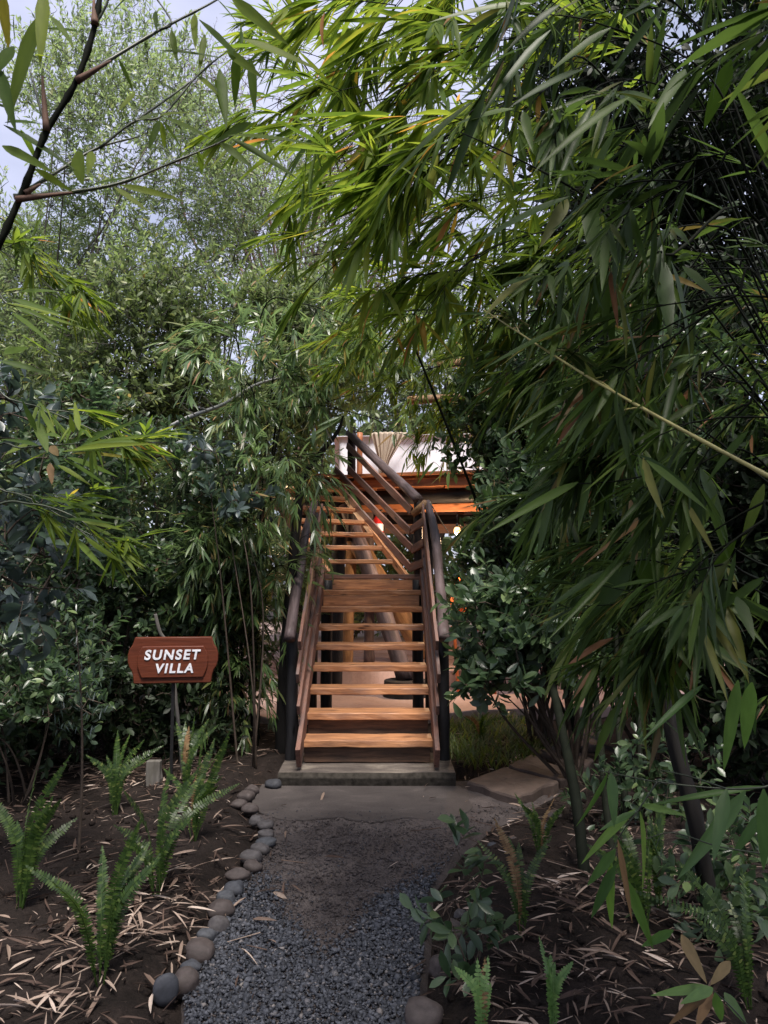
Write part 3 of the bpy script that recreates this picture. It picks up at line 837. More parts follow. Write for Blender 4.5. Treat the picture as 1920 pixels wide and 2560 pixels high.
def cloth(name, p0, p1, z0, z1, m_, folds=14, amp=.03, n=80, seed=0):
    b = Buf(); p0 = np.array(p0, float); p1 = np.array(p1, float); d = nrm(p1 - p0); out = np.array((d[1], -d[0]))
    nz = 14; V = []
    for i in range(nz):
        t = i / (nz - 1)
        for k in range(n):
            s = k / (n - 1)
            f = amp * (math.sin(s * folds * 6.28 + seed + .6 * math.sin(s * 9 + seed)) + .6 * (vn(s * 7, t * 2, seed) - .5)) * (1.1 - .5 * t)
            q = p0 + (p1 - p0) * s + out * f
            V.append((q[0], q[1], z0 + (z1 - z0) * t))
    q = [(i * n + k, i * n + k + 1, (i + 1) * n + k + 1, (i + 1) * n + k) for i in range(nz - 1) for k in range(n - 1)]
    b.add(V, q)
    o = b.build(name, m_, tent)
    s_ = o.modifiers.new('cloth', 'SOLIDIFY'); s_.thickness = .004
    return o


cloth('canvas_wall', (-.62, 10.3), (2.9, 9.9), DZ, 3.45, MT['canvas'], 6, .02, seed=1)
cloth('canvas_wall', (-.62, 10.3), (-.8, 13.5), DZ, 3.45, MT['canvas'], 6, .02, seed=2)
cloth('canvas_wall', (2.9, 9.9), (3.3, 13.5), DZ, 3.45, MT['canvas'], 6, .02, seed=3)
# tied-back curtain
b = Buf(); n = 40; nz = 26; V = []
for i in range(nz):
    t = i / (nz - 1); z = DZ + .01 + .78 * t
    wl = np.interp(t, [0, .12, .3, .5, 1], [.62, .40, .10, .15, .5]); cxk = np.interp(t, [0, .3, 1], [.30, .03, .12])
    for k in range(n):
        s = k / (n - 1)
        V.append((cxk + (s - .5) * wl - .05, 10.05 - .06 * math.cos((s - .5) * 3) + .022 * math.sin(s * 44), z))
b.add(V, [(i * n + k, i * n + k + 1, (i + 1) * n + k + 1, (i + 1) * n + k) for i in range(nz - 1) for k in range(n - 1)])
o = b.build('curtain', MT['beige'], tent); s_ = o.modifiers.new('cloth', 'SOLIDIFY'); s_.thickness = .006
b = Buf(); RP = [(-.7, 10.25, 3.44), (2.95, 9.85, 3.44), (3.4, 13.6, 3.44), (-.9, 13.6, 3.44), (.5, 11.9, 3.75), (2.0, 11.8, 3.75)]
b.add(RP, None, None, [[0, 1, 5, 4], [1, 2, 5], [2, 3, 4, 5], [3, 0, 4]]); o = b.build('roof', MT['canvas'], tent, False); s_ = o.modifiers.new('cloth', 'SOLIDIFY'); s_.thickness = .01
for (x, y) in ((-.33, 9.95), (2.85, 9.75)):
    b = Buf(); tube(b, spline([(x, y, DZ), (x, y, 3.43)], 8), .04, 12, .1); b.build('tent_pole', MT['deckwood' if x < -.2 else 'log'], tent)
for p, q in ((P(1092, 915, 9.2), P(1230, 895, 9.0)), (P(1020, 1002, 9.3), P(1190, 992, 9.1))):
    b = Buf(); tube(b, spline([p, q], 8), .055, 12, .1); b.build('roof_beam', MT['tanlog'], tent)

# ------------------------------------------------------------------ lamp, extinguisher, chair, rope
def warm_lamp(loc, label, W, zc):
    t = thing('hanging_bulb', label, 'lamp', loc)
    b = Buf(); tube(b, [loc + np.array((0, 0, .05)), np.array((loc[0], loc[1], zc))], .004, 6); b.build('cord', MT['metal'], t)
    b = Buf(); tube(b, [loc + np.array((0, 0, .035)), loc + np.array((0, 0, .085))], [.017, .015], 14); sk = b.build('socket', MT['metal'], t)
    b = Buf(); stone_mesh(b, loc, .04, .04, .048, 0, 1, 16, 12, 0)
    m, nt, bs = mat('bulb_glow'); bs.inputs['Base Color'].default_value = (1, .8, .5, 1); bs.inputs['Emission Color'].default_value = (1, .5, .14, 1); bs.inputs['Emission Strength'].default_value = 1.9
    g = b.build('bulb', m, sk)
    ld = bpy.data.lights.new('bulb_light', 'POINT'); ld.energy = W; ld.color = (1, .66, .38); ld.shadow_soft_size = .04
    lo = bpy.data.objects.new('bulb_light', ld); COL.objects.link(lo); lo.parent = t; lo.location = (0, 0, -.06)
    return t


warm_lamp(P(1143, 1327, 8.6), 'glowing warm bulb hanging below the deck edge beside the log handrail', 60, 2.2)
warm_lamp(np.array((-1.25, 9.2, 2.25)), 'warm bulb under the deck behind the upper stair treads', 11, 2.4)

ext = thing('fire_extinguisher', 'small red fire extinguisher hung on a log under the deck', 'extinguisher', P(946, 1316, 9.0) + np.array((0, 0, -.16)))
e0 = np.array(ext.location)
b = Buf(); zz = [0, .01, .24, .28, .30]; rr = [.05, .062, .062, .04, .022]
tube(b, [e0 + np.array((0, 0, z)) for z in zz], rr, 20); cyl = b.build('cylinder_body', MT['red'], ext)
b = Buf(); tube(b, [e0 + np.array((0, 0, .10)), e0 + np.array((0, 0, .19))], .0632, 20, cap=False); b.build('paper_label', MT['white'], cyl)
b = Buf(); tube(b, [e0 + np.array((0, 0, .295)), e0 + np.array((0, 0, .335))], .016, 10); board(b, e0 + np.array((-.05, 0, .345)), e0 + np.array((.05, 0, .36)), .02, .012); vlv = b.build('valve', MT['metal'], ext)
b = Buf(); tube(b, spline([e0 + np.array(q) for q in ((.03, -.02, .33), (.09, -.04, .29), (.085, -.04, .18), (.07, -.03, .1))], 14), .009, 8); b.build('hose', MT['metal'], vlv)

ch = thing('garden_chair', 'orange bentwood garden chair on the terrace behind the log handrail', 'chair', (.98, 8.85, .12))
for dx in (0, .42):
    b = Buf(); tube(b, spline([(.86 + dx, 8.7, .12), (.82 + dx, 8.68, .8), (.80 + dx, 8.75, 1.25), (.92 + dx, 8.85, 1.45), (1.05 + dx, 8.95, 1.3), (1.10 + dx, 9.0, .9), (1.12 + dx, 9.1, .12)], 30), .02, 10); b.build('frame_loop', MT['orange'], ch)
b = Buf(); board(b, (.82, 8.85, .86), (1.55, 8.9, .86), .42, .03, (0, 1, 0), 4); b.build('seat', MT['orange'], ch, False, .006)
b = Buf(); board(b, (.9, 9.02, 1.2), (1.5, 9.05, 1.2), .1, .02, (0, 0, 1), 4); board(b, (.9, 9.02, 1.05), (1.5, 9.05, 1.05), .08, .02, (0, 0, 1), 4); b.build('backrest', MT['orange'], ch, False, .005)

rp = Buf(); q = spline([P(1075, 1256, 7.3), P(1104, 1306, 7.55), P(1134, 1357, 7.8), P(1230, 1560, 8.6)], 16); tube(rp, q, .005, 6)
tag(rp.build('guy_rope', MT['rope']), 'thin pale rope running down from the top of the log handrail', 'rope')

# ------------------------------------------------------------------ sign
sg = G(425, 1982)
SB = np.array((sg[0], sg[1], 0.0)); 
sign = thing('house_sign', 'reddish brown wooden sign reading SUNSET VILLA on a thin black post', 'sign', SB)
sign.rotation_euler = (0, 0, R(7))
zb = .885


def outline(pts, depth0, depth1, name, m_, bev):
    b = Buf(); n = len(pts)
    f = [(x, depth0, z) for x, z in pts]; k2 = [(x, depth1, z) for x, z in pts]
    g = [(x + 3, z * 1.0, .0) for x, z in pts] * 2
    b.add(f + k2, None, g, [list(range(n))[::-1], [n + k for k in range(n)]] + [[k, (k + 1) % n, n + (k + 1) % n, n + k] for k in range(n)])
    o = b.build(name, m_, None, False, bev); o.parent = sign; return o


sc = .2532 * sg[1] / F0 / 1.02
raw = [(192, 362), (934, 362), (944, 400), (958, 440), (985, 478), (1000, 535), (998, 600), (985, 650), (958, 690), (944, 740), (934, 815), (192, 815), (182, 740), (168, 690), (141, 650), (128, 600), (126, 535), (141, 478), (168, 440), (182, 400)]
cxp, czp = 563, 588
outb = [((x - cxp) * sc, zb - (y - czp) * sc) for x, y in raw]
brd = outline(outb, -.018, .018, 'board', MT['sign'], .007)
raw2 = [(268, 444), (858, 444), (884, 490), (900, 530), (905, 590), (900, 645), (884, 695), (858, 752), (268, 752), (242, 695), (226, 645), (221, 590), (226, 530), (242, 490)]
outline([((x - cxp) * sc, zb - (y - czp) * sc - .004) for x, y in raw2], -.032, -.016, 'raised_panel', MT['sign'], .006).parent = brd


def text_mesh(body, size, cx, z, shear, name):
    cu = bpy.data.curves.new(name, 'FONT'); cu.body = body; cu.size = size; cu.align_x = 'CENTER'; cu.align_y = 'CENTER'; cu.shear = shear
    cu.offset = size * .030; cu.extrude = .003; cu.space_character = 1.22
    t = bpy.data.objects.new(name, cu); COL.objects.link(t)
    dg = bpy.context.evaluated_depsgraph_get(); me = bpy.data.meshes.new_from_object(t.evaluated_get(dg))
    bpy.data.objects.remove(t); bpy.data.curves.remove(cu)
    o = bpy.data.objects.new(name, me); COL.objects.link(o); me.materials.clear(); me.materials.append(MT['white'])
    o.parent = brd; o.rotation_euler = (R(90), 0, 0); o.location = (cx, -.035, z)
    return o


text_mesh('SUNSET', .090, (553 - cxp) * sc, zb - (538 - czp) * sc, .16, 'lettering')
text_mesh('VILLA', .086, (577 - cxp) * sc, zb - (670 - czp) * sc, .16, 'lettering')
b = Buf(); board(b, (.0, .028, -.15), (.0, .028, .95), .022, .018, (1, 0, 0), 4, .001); o = b.build('post', MT['metal'], None, False); o.parent = sign
b = Buf(); g = G(383, 1978); board(b, (g[0], g[1], -.1), (g[0], g[1], .205), .095, .05, (1, 0, 0), 5, .004)
tag(b.build('wooden_peg', MT['oldwood'], None, False, .006, loc=(g[0], g[1], 0)), 'short weathered grey wooden peg at the foot of the sign post', 'peg')


# ------------------------------------------------------------------ plants
def fern(base, n, H, seed, label, mk='fern', lean=None, spread=.5, arr=None):
    rng = np.random.default_rng(seed); base = np.array(base, float)
    t = thing('fern', label, 'fern', base, 'sword ferns')
    pv = leaf_proto(3, 2, .08, 0, 'pinna', .46)
    for k in range(max(6, int(n * .72))):
        a = rng.uniform(0, 6.28) if arr is None else R(arr[k % len(arr)] * 1.25 - 22) + rng.normal(0, .3)
        L = H * .9 * rng.uniform(.6, 1.08); sp = spread * rng.uniform(.25, 1.15)
        hd = np.array((math.cos(a), math.sin(a), 0))
        tip = base + hd * L * sp + np.array((0, 0, L * math.sqrt(max(.12, 1 - sp * sp * .8))))
        mid = base + hd * L * sp * rng.uniform(.25, .5) + np.array((0, 0, L * .54))
        cu = rng.uniform(.05, .3); tip2 = tip + hd * L * cu * .8 - np.array((0, 0, L * cu * .5)) + rng.normal(0, .015, 3)
        m = int(L / .0100)
        c = spline([base + hd * .012, mid, tip2], m)
        b = Buf(); tube(b, c, np.linspace(.0026, .0009, m), 5)
        tn = nrm(np.gradient(c, axis=0)); facing = np.array((rng.normal(0, .6), -1 + rng.normal(0, .4), .4))
        sd_ = nrm(np.cross(tn, facing)); nn = np.cross(sd_, tn)
        u = np.linspace(0, 1, m); env = np.interp(u, [0, .07, .18, .5, .8, .97, 1], [.0, .0, .7, 1, .75, .2, .08]) * .026 * (H / .55) ** .5
        for sgn in (-1, 1):
            ok = env > .004; ok[rng.random(m) < .04] = False
            d = sd_ * sgn + tn * .25 + nn * rng.normal(.12, .10, (m, 1)) - np.array((0, 0, .1))
            leaves(b, pv, c[ok], d[ok], nn[ok], env[ok] * rng.uniform(.85, 1.1, ok.sum()), np.full(ok.sum(), .0235))
        b.build('frond', MT['drybamboo' if rng.random() < .07 else mk], t)
    return t


def gp(px, py, z=.03):
    g = G(px, py, z); g[2] = float(ground_h(g[0], g[1])) - .005; return g


fern(gp(249, 2478), 13, .60, 101, 'bright upright fern nearest the slate slab at the path edge', arr=[70, 20, 100, 45, 160, 200, 85, 60, 30, 110, 75, 50, 250], spread=.45)
fern(gp(389, 2268), 12, .62, 102, 'tall fern with thin curling fronds in the soil halfway to the sign', arr=[120, 60, 40, 100, 150, 80, 30, 200, 45, 70, 350, 95])
fern(gp(482, 2128), 14, .62, 103, 'full fern leaning over the stones opposite the bare earth', arr=[20, 40, 60, 90, 110, 15, 130, 30, 75, 350, 50, 100, 160, 5], spread=.55)
fern(gp(287, 2042), 12, .62, 104, 'dark fern standing beside the thin sapling, nearer than the sign', arr=[100, 130, 80, 50, 95, 160, 20, 110, 70, 90, 140, 40])
fern(gp(48, 2300), 13, .66, 105, 'dark fern cut by the edge of the picture below the bamboo', arr=[60, 90, 30, 120, 45, 80, 160, 20, 100, 70, 10, 140, 50])
fern(gp(462, 1990), 13, .58, 106, 'upright fern growing right of the sign post', arr=[90, 110, 60, 80, 100, 45, 130, 70, 95, 30, 85, 120, 20])
fern(gp(1205, 2640), 9, .27, 107, 'pale green fern cut by the bottom edge below the leafy seedling', 'fernlight', arr=[90, 70, 130, 100, 60, 85, 40, 150, 110], spread=.4)
fern(gp(1385, 2620), 9, .29, 108, 'pale green single tall fern between litter and soil', 'fernlight', arr=[85, 95, 75, 110, 50, 90, 160, 20, 100], spread=.25)
fern(gp(1305, 2365), 8, .50, 109, 'thin fern with narrow fronds behind the seedling', arr=[95, 85, 110, 70, 100, 40, 350, 160], spread=.35)
fern(gp(1352, 2160), 9, .34, 110, 'small fern beside the dark stone at the far bend', arr=[90, 120, 60, 30, 150, 80, 20, 100, 70])
fern(gp(1620, 2370), 10, .60, 111, 'wide drooping fern under the near bamboo leaves', arr=[150, 170, 130, 100, 90, 80, 60, 190, 110, 40], spread=.7)
fern(gp(1650, 2300), 6, .5, 112, 'slender upright fern in front of the rough dark trunk', arr=[90, 100, 80, 85, 60, 120], spread=.2)
fern(gp(1200, 1850), 12, .40, 113, 'dark feathery fern right behind the newel post by the grass', spread=.6)
fern(gp(1880, 2540), 9, .55, 114, 'shadowed fern in the near corner under the bamboo', arr=[100, 130, 150, 80, 60, 110, 90, 170, 45], spread=.5)

# grass beside the post
b = Buf(); rng = np.random.default_rng(55); n = 2600
x = rng.uniform(.52, 1.45, n); y = rng.uniform(5.75, 7.7, n)
k = (x - .5) < (y - 5.35) * .75 + .2; x = x[k]; y = y[k]; n = len(x)
a = rng.uniform(0, 6.28, n); d = np.stack([np.cos(a) * .5, np.sin(a) * .5, np.ones(n)], -1)
L = rng.uniform(.06, .2, n)
leaves(b, leaf_proto(3, 2, .35, 0, 'lance', .05), np.stack([x, y, ground_h(x, y) - .01], -1), d, nrm(np.stack([np.cos(a), np.sin(a), 0 * a], -1)) * -1 + .01, L, L * rng.uniform(.8, 1.6, n))
o = b.build('grass', MT['grass']); o['kind'] = 'stuff'

PR_BAM = leaf_proto(5, 3, .09, .35, 'lance', .105)
PR_BAM2 = leaf_proto(4, 2, .14, 0, 'lance', .12)
PR_BAMV = [leaf_proto(5, 3, .02, .3, 'lance', .095), leaf_proto(5, 3, .18, .45, 'lance', .112), PR_BAM]
PR_OVAL = leaf_proto(4, 3, .12, .3, 'oval', .42)
PR_SMALL = leaf_proto(2, 2, .1, 0, 'oval', .30)
PR_MID = leaf_proto(3, 2, .12, 0, 'oval', .34)


class Spray:
    """collects twigs and leaf fans of a bamboo"""
    def __init__(self, seed):
        self.r = np.random.default_rng(seed); self.p = []; self.d = []; self.L = []; self.A = []; self.B = []; self.ra = []

    def seg(self, a, b, r_): self.A.append(a); self.B.append(b); self.ra.append(r_)

    def fan(self, p, d, L): self.p.append(p); self.d.append(d); self.L.append(L)

    def branch(self, p, d, length, LL, droop=.55, steps=5, sub=.7, r0=.003, tw=(.1, .24)):
        r = self.r; p = np.array(p, float); d = nrm(d)
        for i in range(steps):
            d = nrm(d + np.array((0, 0, -droop / steps * (1 + i * .3))) + r.normal(0, .07, 3))
            q = p + d * length / steps
            self.seg(p, q, r0 * (1 - .6 * i / steps))
            if i >= 1:
                for s in range(2):
                    if r.random() < sub:
                        sd_ = nrm(d * .8 + r.normal(0, .5, 3) * np.array((1, 1, .75)) + np.array((0, 0, -.08)))
                        tl = length * r.uniform(*tw)
                        self.seg(q, q + sd_ * tl, r0 * .45)
                        self.fan(q + sd_ * tl, nrm(sd_ + np.array((0, 0, -.15))), LL * r.uniform(.75, 1.1))
            p = q
        self.fan(p, d, LL * r.uniform(.85, 1.1))

    def build_leaves(self, b, proto, n=6, spread=.62, droop=.22):
        r = self.r
        if not self.p: return
        fp = np.array(self.p); fd = nrm(np.array(self.d)); L = np.array(self.L); N = len(fp)
        e1 = nrm(np.cross(fd, np.array((0, 0, 1.0))) + r.normal(0, .25, (N, 3))); e2 = np.cross(e1, fd)
        for k in range(n):
            keep = r.random(N) < (.95 if k < 4 else .65)
            side = 1 if k % 2 else -1
            a = spread * (1 - .75 * (n - 1 - k) / n if False else .25 + .75 * k / n) * r.uniform(.55, 1.35, N)
            bb = r.normal(0, .45, N)
            d = fd * np.cos(a)[:, None] + (e1 * (side * np.cos(bb))[:, None] + e2 * np.sin(bb)[:, None]) * np.sin(a)[:, None]
            d[:, 2] -= droop * r.uniform(.2, 1.6, N)
            pos = fp - fd * (.016 * k)
            up = nrm(e2 + r.normal(0, .35, (N, 3)) + np.array((0, 0, .3)))
            l = L * r.uniform(.5, 1.15, N) * (1 - .05 * k)
            pv = PR_BAMV[k % 3] if proto is PR_BAM else proto
            leaves(b, pv, pos[keep], d[keep], up[keep], l[keep], (l * r.uniform(.7, 1.35, N))[keep])

    def build_twigs(self, b):
        if self.A: prisms(b, np.array(self.A), np.array(self.B), np.array(self.ra), np.array(self.ra) * .7, 4)


def bamboo(label, root, canes, seed, leaf='bamboo_green', culm='culm', LL=.2, r0=.012, start=.35, blen=.4, nper=2, nodes=16, proto=PR_BAM, droop=.55, group='bamboo clumps', fan_n=6, spread=.62, sub=.7, extra=None, bdir=None, ldroop=.22, tw=(.1, .24), wild=.38):
    """canes: list of point lists (world); leafy side branches from fraction `start` on"""
    t = thing('bamboo', label, 'bamboo', root, group)
    sp = Spray(seed); rng = sp.r
    for ci, pts in enumerate(canes):
        c = spline(pts, 60)
        rr = np.linspace(r0, r0 * .18, 60); rr[::4] *= 1.16
        b = Buf(); tube(b, c, rr, 8, .03); b.build('culm', MT[culm], t)
        tn = nrm(np.gradient(c, axis=0))
        for k in range(nodes):
            s = start + (1 - start) * (k + rng.uniform(0, .8)) / nodes
            i = min(59, int(s * 59)); p = c[i]; tg = tn[i]
            for _ in range(nper):
                d = tg * .45 + rng.normal(0, .5 if bdir is None else wild, 3)
                if bdir is not None: d = d + np.array(bdir)
                sp.branch(p, d, blen * rng.uniform(.55, 1.2) * (1.15 - .5 * s), LL, droop, sub=sub, tw=tw)
        sp.fan(c[-1], tn[-1], LL)
    if extra: extra(sp)
    b = Buf(); sp.build_twigs(b); b.build('twig_sprays', MT[culm], t)
    b = Buf(); sp.build_leaves(b, proto, fan_n, spread, ldroop); b.build('foliage', MT[leaf], t)
    return t


def woody(name, label, cat, base, crowns, ncl, leaf, bark, Lr, per, seed, proto=PR_SMALL, limbs=7, r0=.05, gap=.42, gf=1.6, twig=.16, group=None, upb=.25, top=None, out=.5, stems=1, tr=.004, shell=2.2):
    rng = np.random.default_rng(seed); base = np.array(base, float)
    t = thing(name, label, cat, base, group)
    vol = np.array([c[1][0] * c[1][1] * c[1][2] for c in crowns]); vol = vol / vol.sum()
    C = []; O = []
    for (cc, rr), f in zip(crowns, vol):
        n = int(ncl * f * 1.8) + 4
        d = nrm(rng.normal(0, 1, (n, 3))); r_ = rng.random(n) ** (1 / shell)
        r_ = r_ * (.75 + .5 * n3(d, 2.2, seed + .5))
        p = np.array(cc) + d * r_[:, None] * np.array(rr)
        k = (n3(p, gf, seed) > gap - .0) & (p[:, 2] > .05)
        C.append(p[k]); O.append(d[k])
    C = np.concatenate(C); O = np.concatenate(O)
    if len(C) > ncl:
        s = rng.permutation(len(C))[:ncl]; C = C[s]; O = O[s]
    # limbs
    LP = []; b = Buf()
    cm = sum(np.array(c[0]) * f for c, f in zip(crowns, vol))
    low = min(c[0][2] - c[1][2] * .6 for c in crowns)
    fork = base + (cm - base) * .25 if top is None else np.array(top)
    if stems == 1:
        tube(b, spline([base - (0, 0, .1), (base + fork) / 2 + rng.normal(0, .04, 3), fork], 12), np.linspace(r0 * 1.2, r0 * .85, 12), 10, .12, seed=seed)
    for k in range(limbs):
        tgt = C[rng.integers(len(C))] if k >= len(crowns) else np.array(crowns[k][0])
        st = fork if stems == 1 else base + np.array((rng.normal(0, .06), rng.normal(0, .06), -.05))
        mid = st + (tgt - st) * .5 + rng.normal(0, .08, 3) * np.linalg.norm(tgt - st) + np.array((0, 0, .06 * np.linalg.norm(tgt - st)))
        c = spline([st, mid, tgt], 24); tube(b, c, np.linspace(r0 * (.62 if stems == 1 else .8), r0 * .12, 24), 7, .1, seed=seed + k)
        LP.append(c[5:])
    b.build('trunk' if stems == 1 else 'stems', MT[bark], t)
    LP = np.concatenate(LP)
    # twigs to clusters
    b = Buf()
    dl = np.sqrt(((C[:, None, :] - LP[None]) ** 2).sum(-1)); order = dl.min(1).argsort(); C = C[order]; O = O[order]; dl = dl[order]
    nb = LP[dl.argmin(1)].copy(); best = dl.min(1)
    for q in range(1, len(C)):
        dq = np.sqrt(((C[max(0, q - 900):q] - C[q]) ** 2).sum(1)) + .03
        m_ = dq.argmin()
        if dq[m_] < best[q] * .8: nb[q] = C[max(0, q - 900) + m_]
    mid = (C + nb) / 2 + rng.normal(0, .05, C.shape) * np.linalg.norm(C - nb, axis=1, keepdims=True) * 2
    prisms(b, nb, mid, tr * 1.6, tr, 4); prisms(b, mid, C, tr, tr * .6, 4)
    cd = nrm(O * out + np.array((0, 0, upb)) + rng.normal(0, .45, C.shape))
    prisms(b, C, C + cd * twig, tr * .6, tr * .3, 3)
    b.build('twig_sprays', MT[bark], t)
    b = Buf(); N = len(C)
    for k in range(per):
        f = (k + rng.uniform(0, 1, N)) / per
        pos = C + cd * (twig * f)[:, None]
        side = nrm(np.cross(cd, nrm(rng.normal(0, 1, (N, 3)))))
        d = cd * rng.uniform(.25, .9, (N, 1)) + side * rng.uniform(.4, 1, (N, 1)) + np.array((0, 0, .05))
        up = nrm(cd + np.array((0, 0, .6)) + rng.normal(0, .4, (N, 3)))
        L = rng.uniform(*Lr, N)
        kp = rng.random(N) < .92
        leaves(b, proto, pos[kp], d[kp], up[kp], L[kp], (L * rng.uniform(.8, 1.25, N))[kp])
    b.build('crown' if name.endswith('tree') else 'foliage', MT[leaf], t)
    return t


exec_parts = True
# --- background trees
woody('olive_tree', 'grey green small leaved tree against the sky, farthest from the stairs', 'tree', (-4.9, 9.6, 0), [((-4.3, 9.3, 4.6), (1.9, 1.6, 2.0)), ((-3.9, 9.8, 7.2), (2.2, 1.5, 2.0))], 5200, 'small', 'bark', (.06, .10), 12, 201, PR_SMALL, 24, .03, .44, .9, .3, 'trees behind the shrubs', upb=.4, top=(-4.6, 9.5, 2.6), tr=.0035)
woody('olive_tree', 'pale green open tree above the shrub mass, its thin dark limbs showing', 'tree', (-2.6, 10.6, 0), [((-2.3, 10.4, 4.7), (1.7, 1.5, 1.5)), ((-1.7, 10.6, 6.6), (1.3, 1.4, 1.2))], 1700, 'small', 'bark', (.06, .10), 12, 202, PR_SMALL, 20, .028, .5, .9, .3, 'trees behind the shrubs', upb=.4, top=(-2.5, 10.5, 3.0), tr=.0035)
woody('cedar_tree', 'thin reddish branched feathery tree with bare limbs against the sky', 'tree', (-1.5, 13.5, 0), [((-2.6, 13.2, 9.6), (2.0, 1.5, 1.8)), ((-.6, 13.2, 8.2), (1.8, 1.5, 2.2)), ((-2.4, 13.4, 7.2), (1.5, 1.2, 1.2))], 1500, 'needle', 'pinkbranch', (.03, .055), 30, 203, leaf_proto(2, 2, .05, 0, 'lance', .3), 26, .07, .44, .8, .7, 'trees behind the shrubs', upb=.1, top=(-1.6, 13.4, 5.2), tr=.006)
woody('broadleaf_tree', 'yellow green tree behind the tent roof seen through the bamboo', 'tree', (1.0, 15.5, 0), [((.8, 15.2, 5.2), (2.6, 1.6, 2.6)), ((.4, 15.2, 8.6), (2.8, 1.6, 2.2))], 1500, 'midleaf', 'bark', (.10, .15), 12, 204, PR_MID, 14, .12, .42, .8, .32, 'trees behind the shrubs', tr=.007)
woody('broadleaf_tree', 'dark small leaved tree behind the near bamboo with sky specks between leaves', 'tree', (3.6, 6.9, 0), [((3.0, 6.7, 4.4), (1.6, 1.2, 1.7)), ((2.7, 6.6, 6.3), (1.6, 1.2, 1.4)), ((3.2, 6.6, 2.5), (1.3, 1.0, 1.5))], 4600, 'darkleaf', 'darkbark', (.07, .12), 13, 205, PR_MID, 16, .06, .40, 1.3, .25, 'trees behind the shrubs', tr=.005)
woody('broadleaf_tree', 'green tree beyond the terrace behind the glossy shrubs', 'tree', (4.2, 13, 0), [((3.6, 12.8, 3.6), (2.6, 1.6, 2.2)), ((4.0, 12.8, 6.2), (2.4, 1.6, 2.0))], 1300, 'midleaf', 'bark', (.10, .15), 12, 206, PR_MID, 14, .12, .42, .8, .32, 'trees behind the shrubs', tr=.007)

woody('broadleaf_tree', 'leafy tree added out of view to shade the corner beside the viewer', 'tree', (2.9, -.6, 0), [((2.3, -.5, 3.6), (1.4, 1.6, 1.2)), ((1.2, -1.2, 3.9), (1.2, 1.2, .8))], 620, 'darkleaf', 'darkbark', (.12, .18), 7, 207, PR_MID, 12, .07, .36, .9, .3, 'trees behind the shrubs', tr=.006)  # stands outside the frame, added to block sun from the near corner
# --- mid shrubs (left, beyond the sign)
woody('shrub', 'tall leafy shrub mass beside the stairs, bright on its top', 'shrub', (-1.9, 8.3, 0), [((-1.55, 8.2, 3.5), (1.05, .9, 1.15)), ((-1.0, 8.3, 4.0), (.9, .8, .9))], 2400, 'midleaf', 'bark', (.06, .10), 12, 211, PR_MID, 12, .04, .40, 1.5, .22, 'shrubs beyond the sign', stems=5)
woody('shrub', 'wide olive green shrub between the tree limbs and the sign', 'shrub', (-3.2, 8.0, 0), [((-2.9, 7.9, 3.4), (1.15, .9, 1.3)), ((-3.7, 8.2, 2.6), (1.0, .9, 1.3)), ((-2.4, 8.0, 4.4), (.9, .8, .7))], 3200, 'midleaf', 'bark', (.06, .10), 12, 212, PR_MID, 12, .04, .40, 1.5, .22, 'shrubs beyond the sign', stems=5)
woody('shrub', 'dark glossy shrub standing directly behind the sign', 'shrub', (-2.1, 6.3, 0), [((-1.9, 6.2, 2.0), (.75, .6, .75)), ((-2.5, 6.2, 1.3), (.8, .6, .8)), ((-1.55, 6.3, 1.5), (.5, .5, .7))], 1500, 'glossy', 'twig', (.05, .085), 11, 213, PR_OVAL, 12, .025, .40, 2.2, .18, 'shrubs beyond the sign', stems=6)
woody('shrub', 'dark dense shrub in the shade by the picture edge', 'shrub', (-3.0, 5.4, 0), [((-2.8, 5.3, 1.7), (.8, .6, .9)), ((-2.5, 5.4, 2.4), (.6, .5, .6)), ((-2.6, 5.2, .8), (.7, .5, .6))], 1300, 'glossy', 'twig', (.05, .09), 11, 214, PR_OVAL, 12, .025, .40, 2.2, .18, 'shrubs beyond the sign', stems=6)
woody('shrub', 'blue grey broad leaved shrub among the arching bamboo', 'shrub', (-2.0, 3.4, 0), [((-1.68, 3.35, 1.55), (.28, .25, .40)), ((-1.75, 3.3, 2.15), (.2, .2, .25))], 90, 'bluish', 'twig', (.07, .11), 9, 215, PR_OVAL, 5, .014, .35, 3, .14, None, stems=3)
woody('shrub', 'slim shrub with pale rosettes of oval leaves in front of the ringed trunk', 'shrub', (-.95, 5.75, 0), [((-1.12, 5.5, 2.02), (.25, .2, .12)), ((-1.35, 5.5, 2.4), (.2, .2, .1))], 22, 'bluish', 'twig', (.08, .12), 10, 216, PR_OVAL, 4, .012, .3, 3, .10, None, stems=2)

# --- right glossy shrubs
woody('shrub', 'glossy shrub crowding the log handrail beside the stairs', 'shrub', (1.35, 6.6, 0), [((1.28, 6.5, 1.6), (.55, .5, .75)), ((1.4, 6.6, 2.6), (.62, .5, .75)), ((.88, 6.4, 2.72), (.36, .4, .40)), ((1.2, 6.3, 3.2), (.5, .4, .4)), ((.80, 6.4, 1.45), (.22, .2, .2))], 1500, 'glossy', 'twig', (.06, .10), 11, 221, PR_OVAL, 12, .025, .40, 2.4, .18, 'glossy shrubs beside the stairs', stems=6)
woody('shrub', 'pale leaved shrub drooping over the flagstones', 'shrub', (1.4, 5.4, 0), [((.85, 5.2, 1.05), (.35, .35, .28)), ((1.2, 5.3, 1.15), (.45, .4, .40)), ((.75, 5.1, .72), (.2, .2, .12))], 300, 'glossy', 'twig', (.08, .125), 9, 222, PR_OVAL, 9, .02, .38, 2.6, .18, 'glossy shrubs beside the stairs', stems=4, upb=-.05)
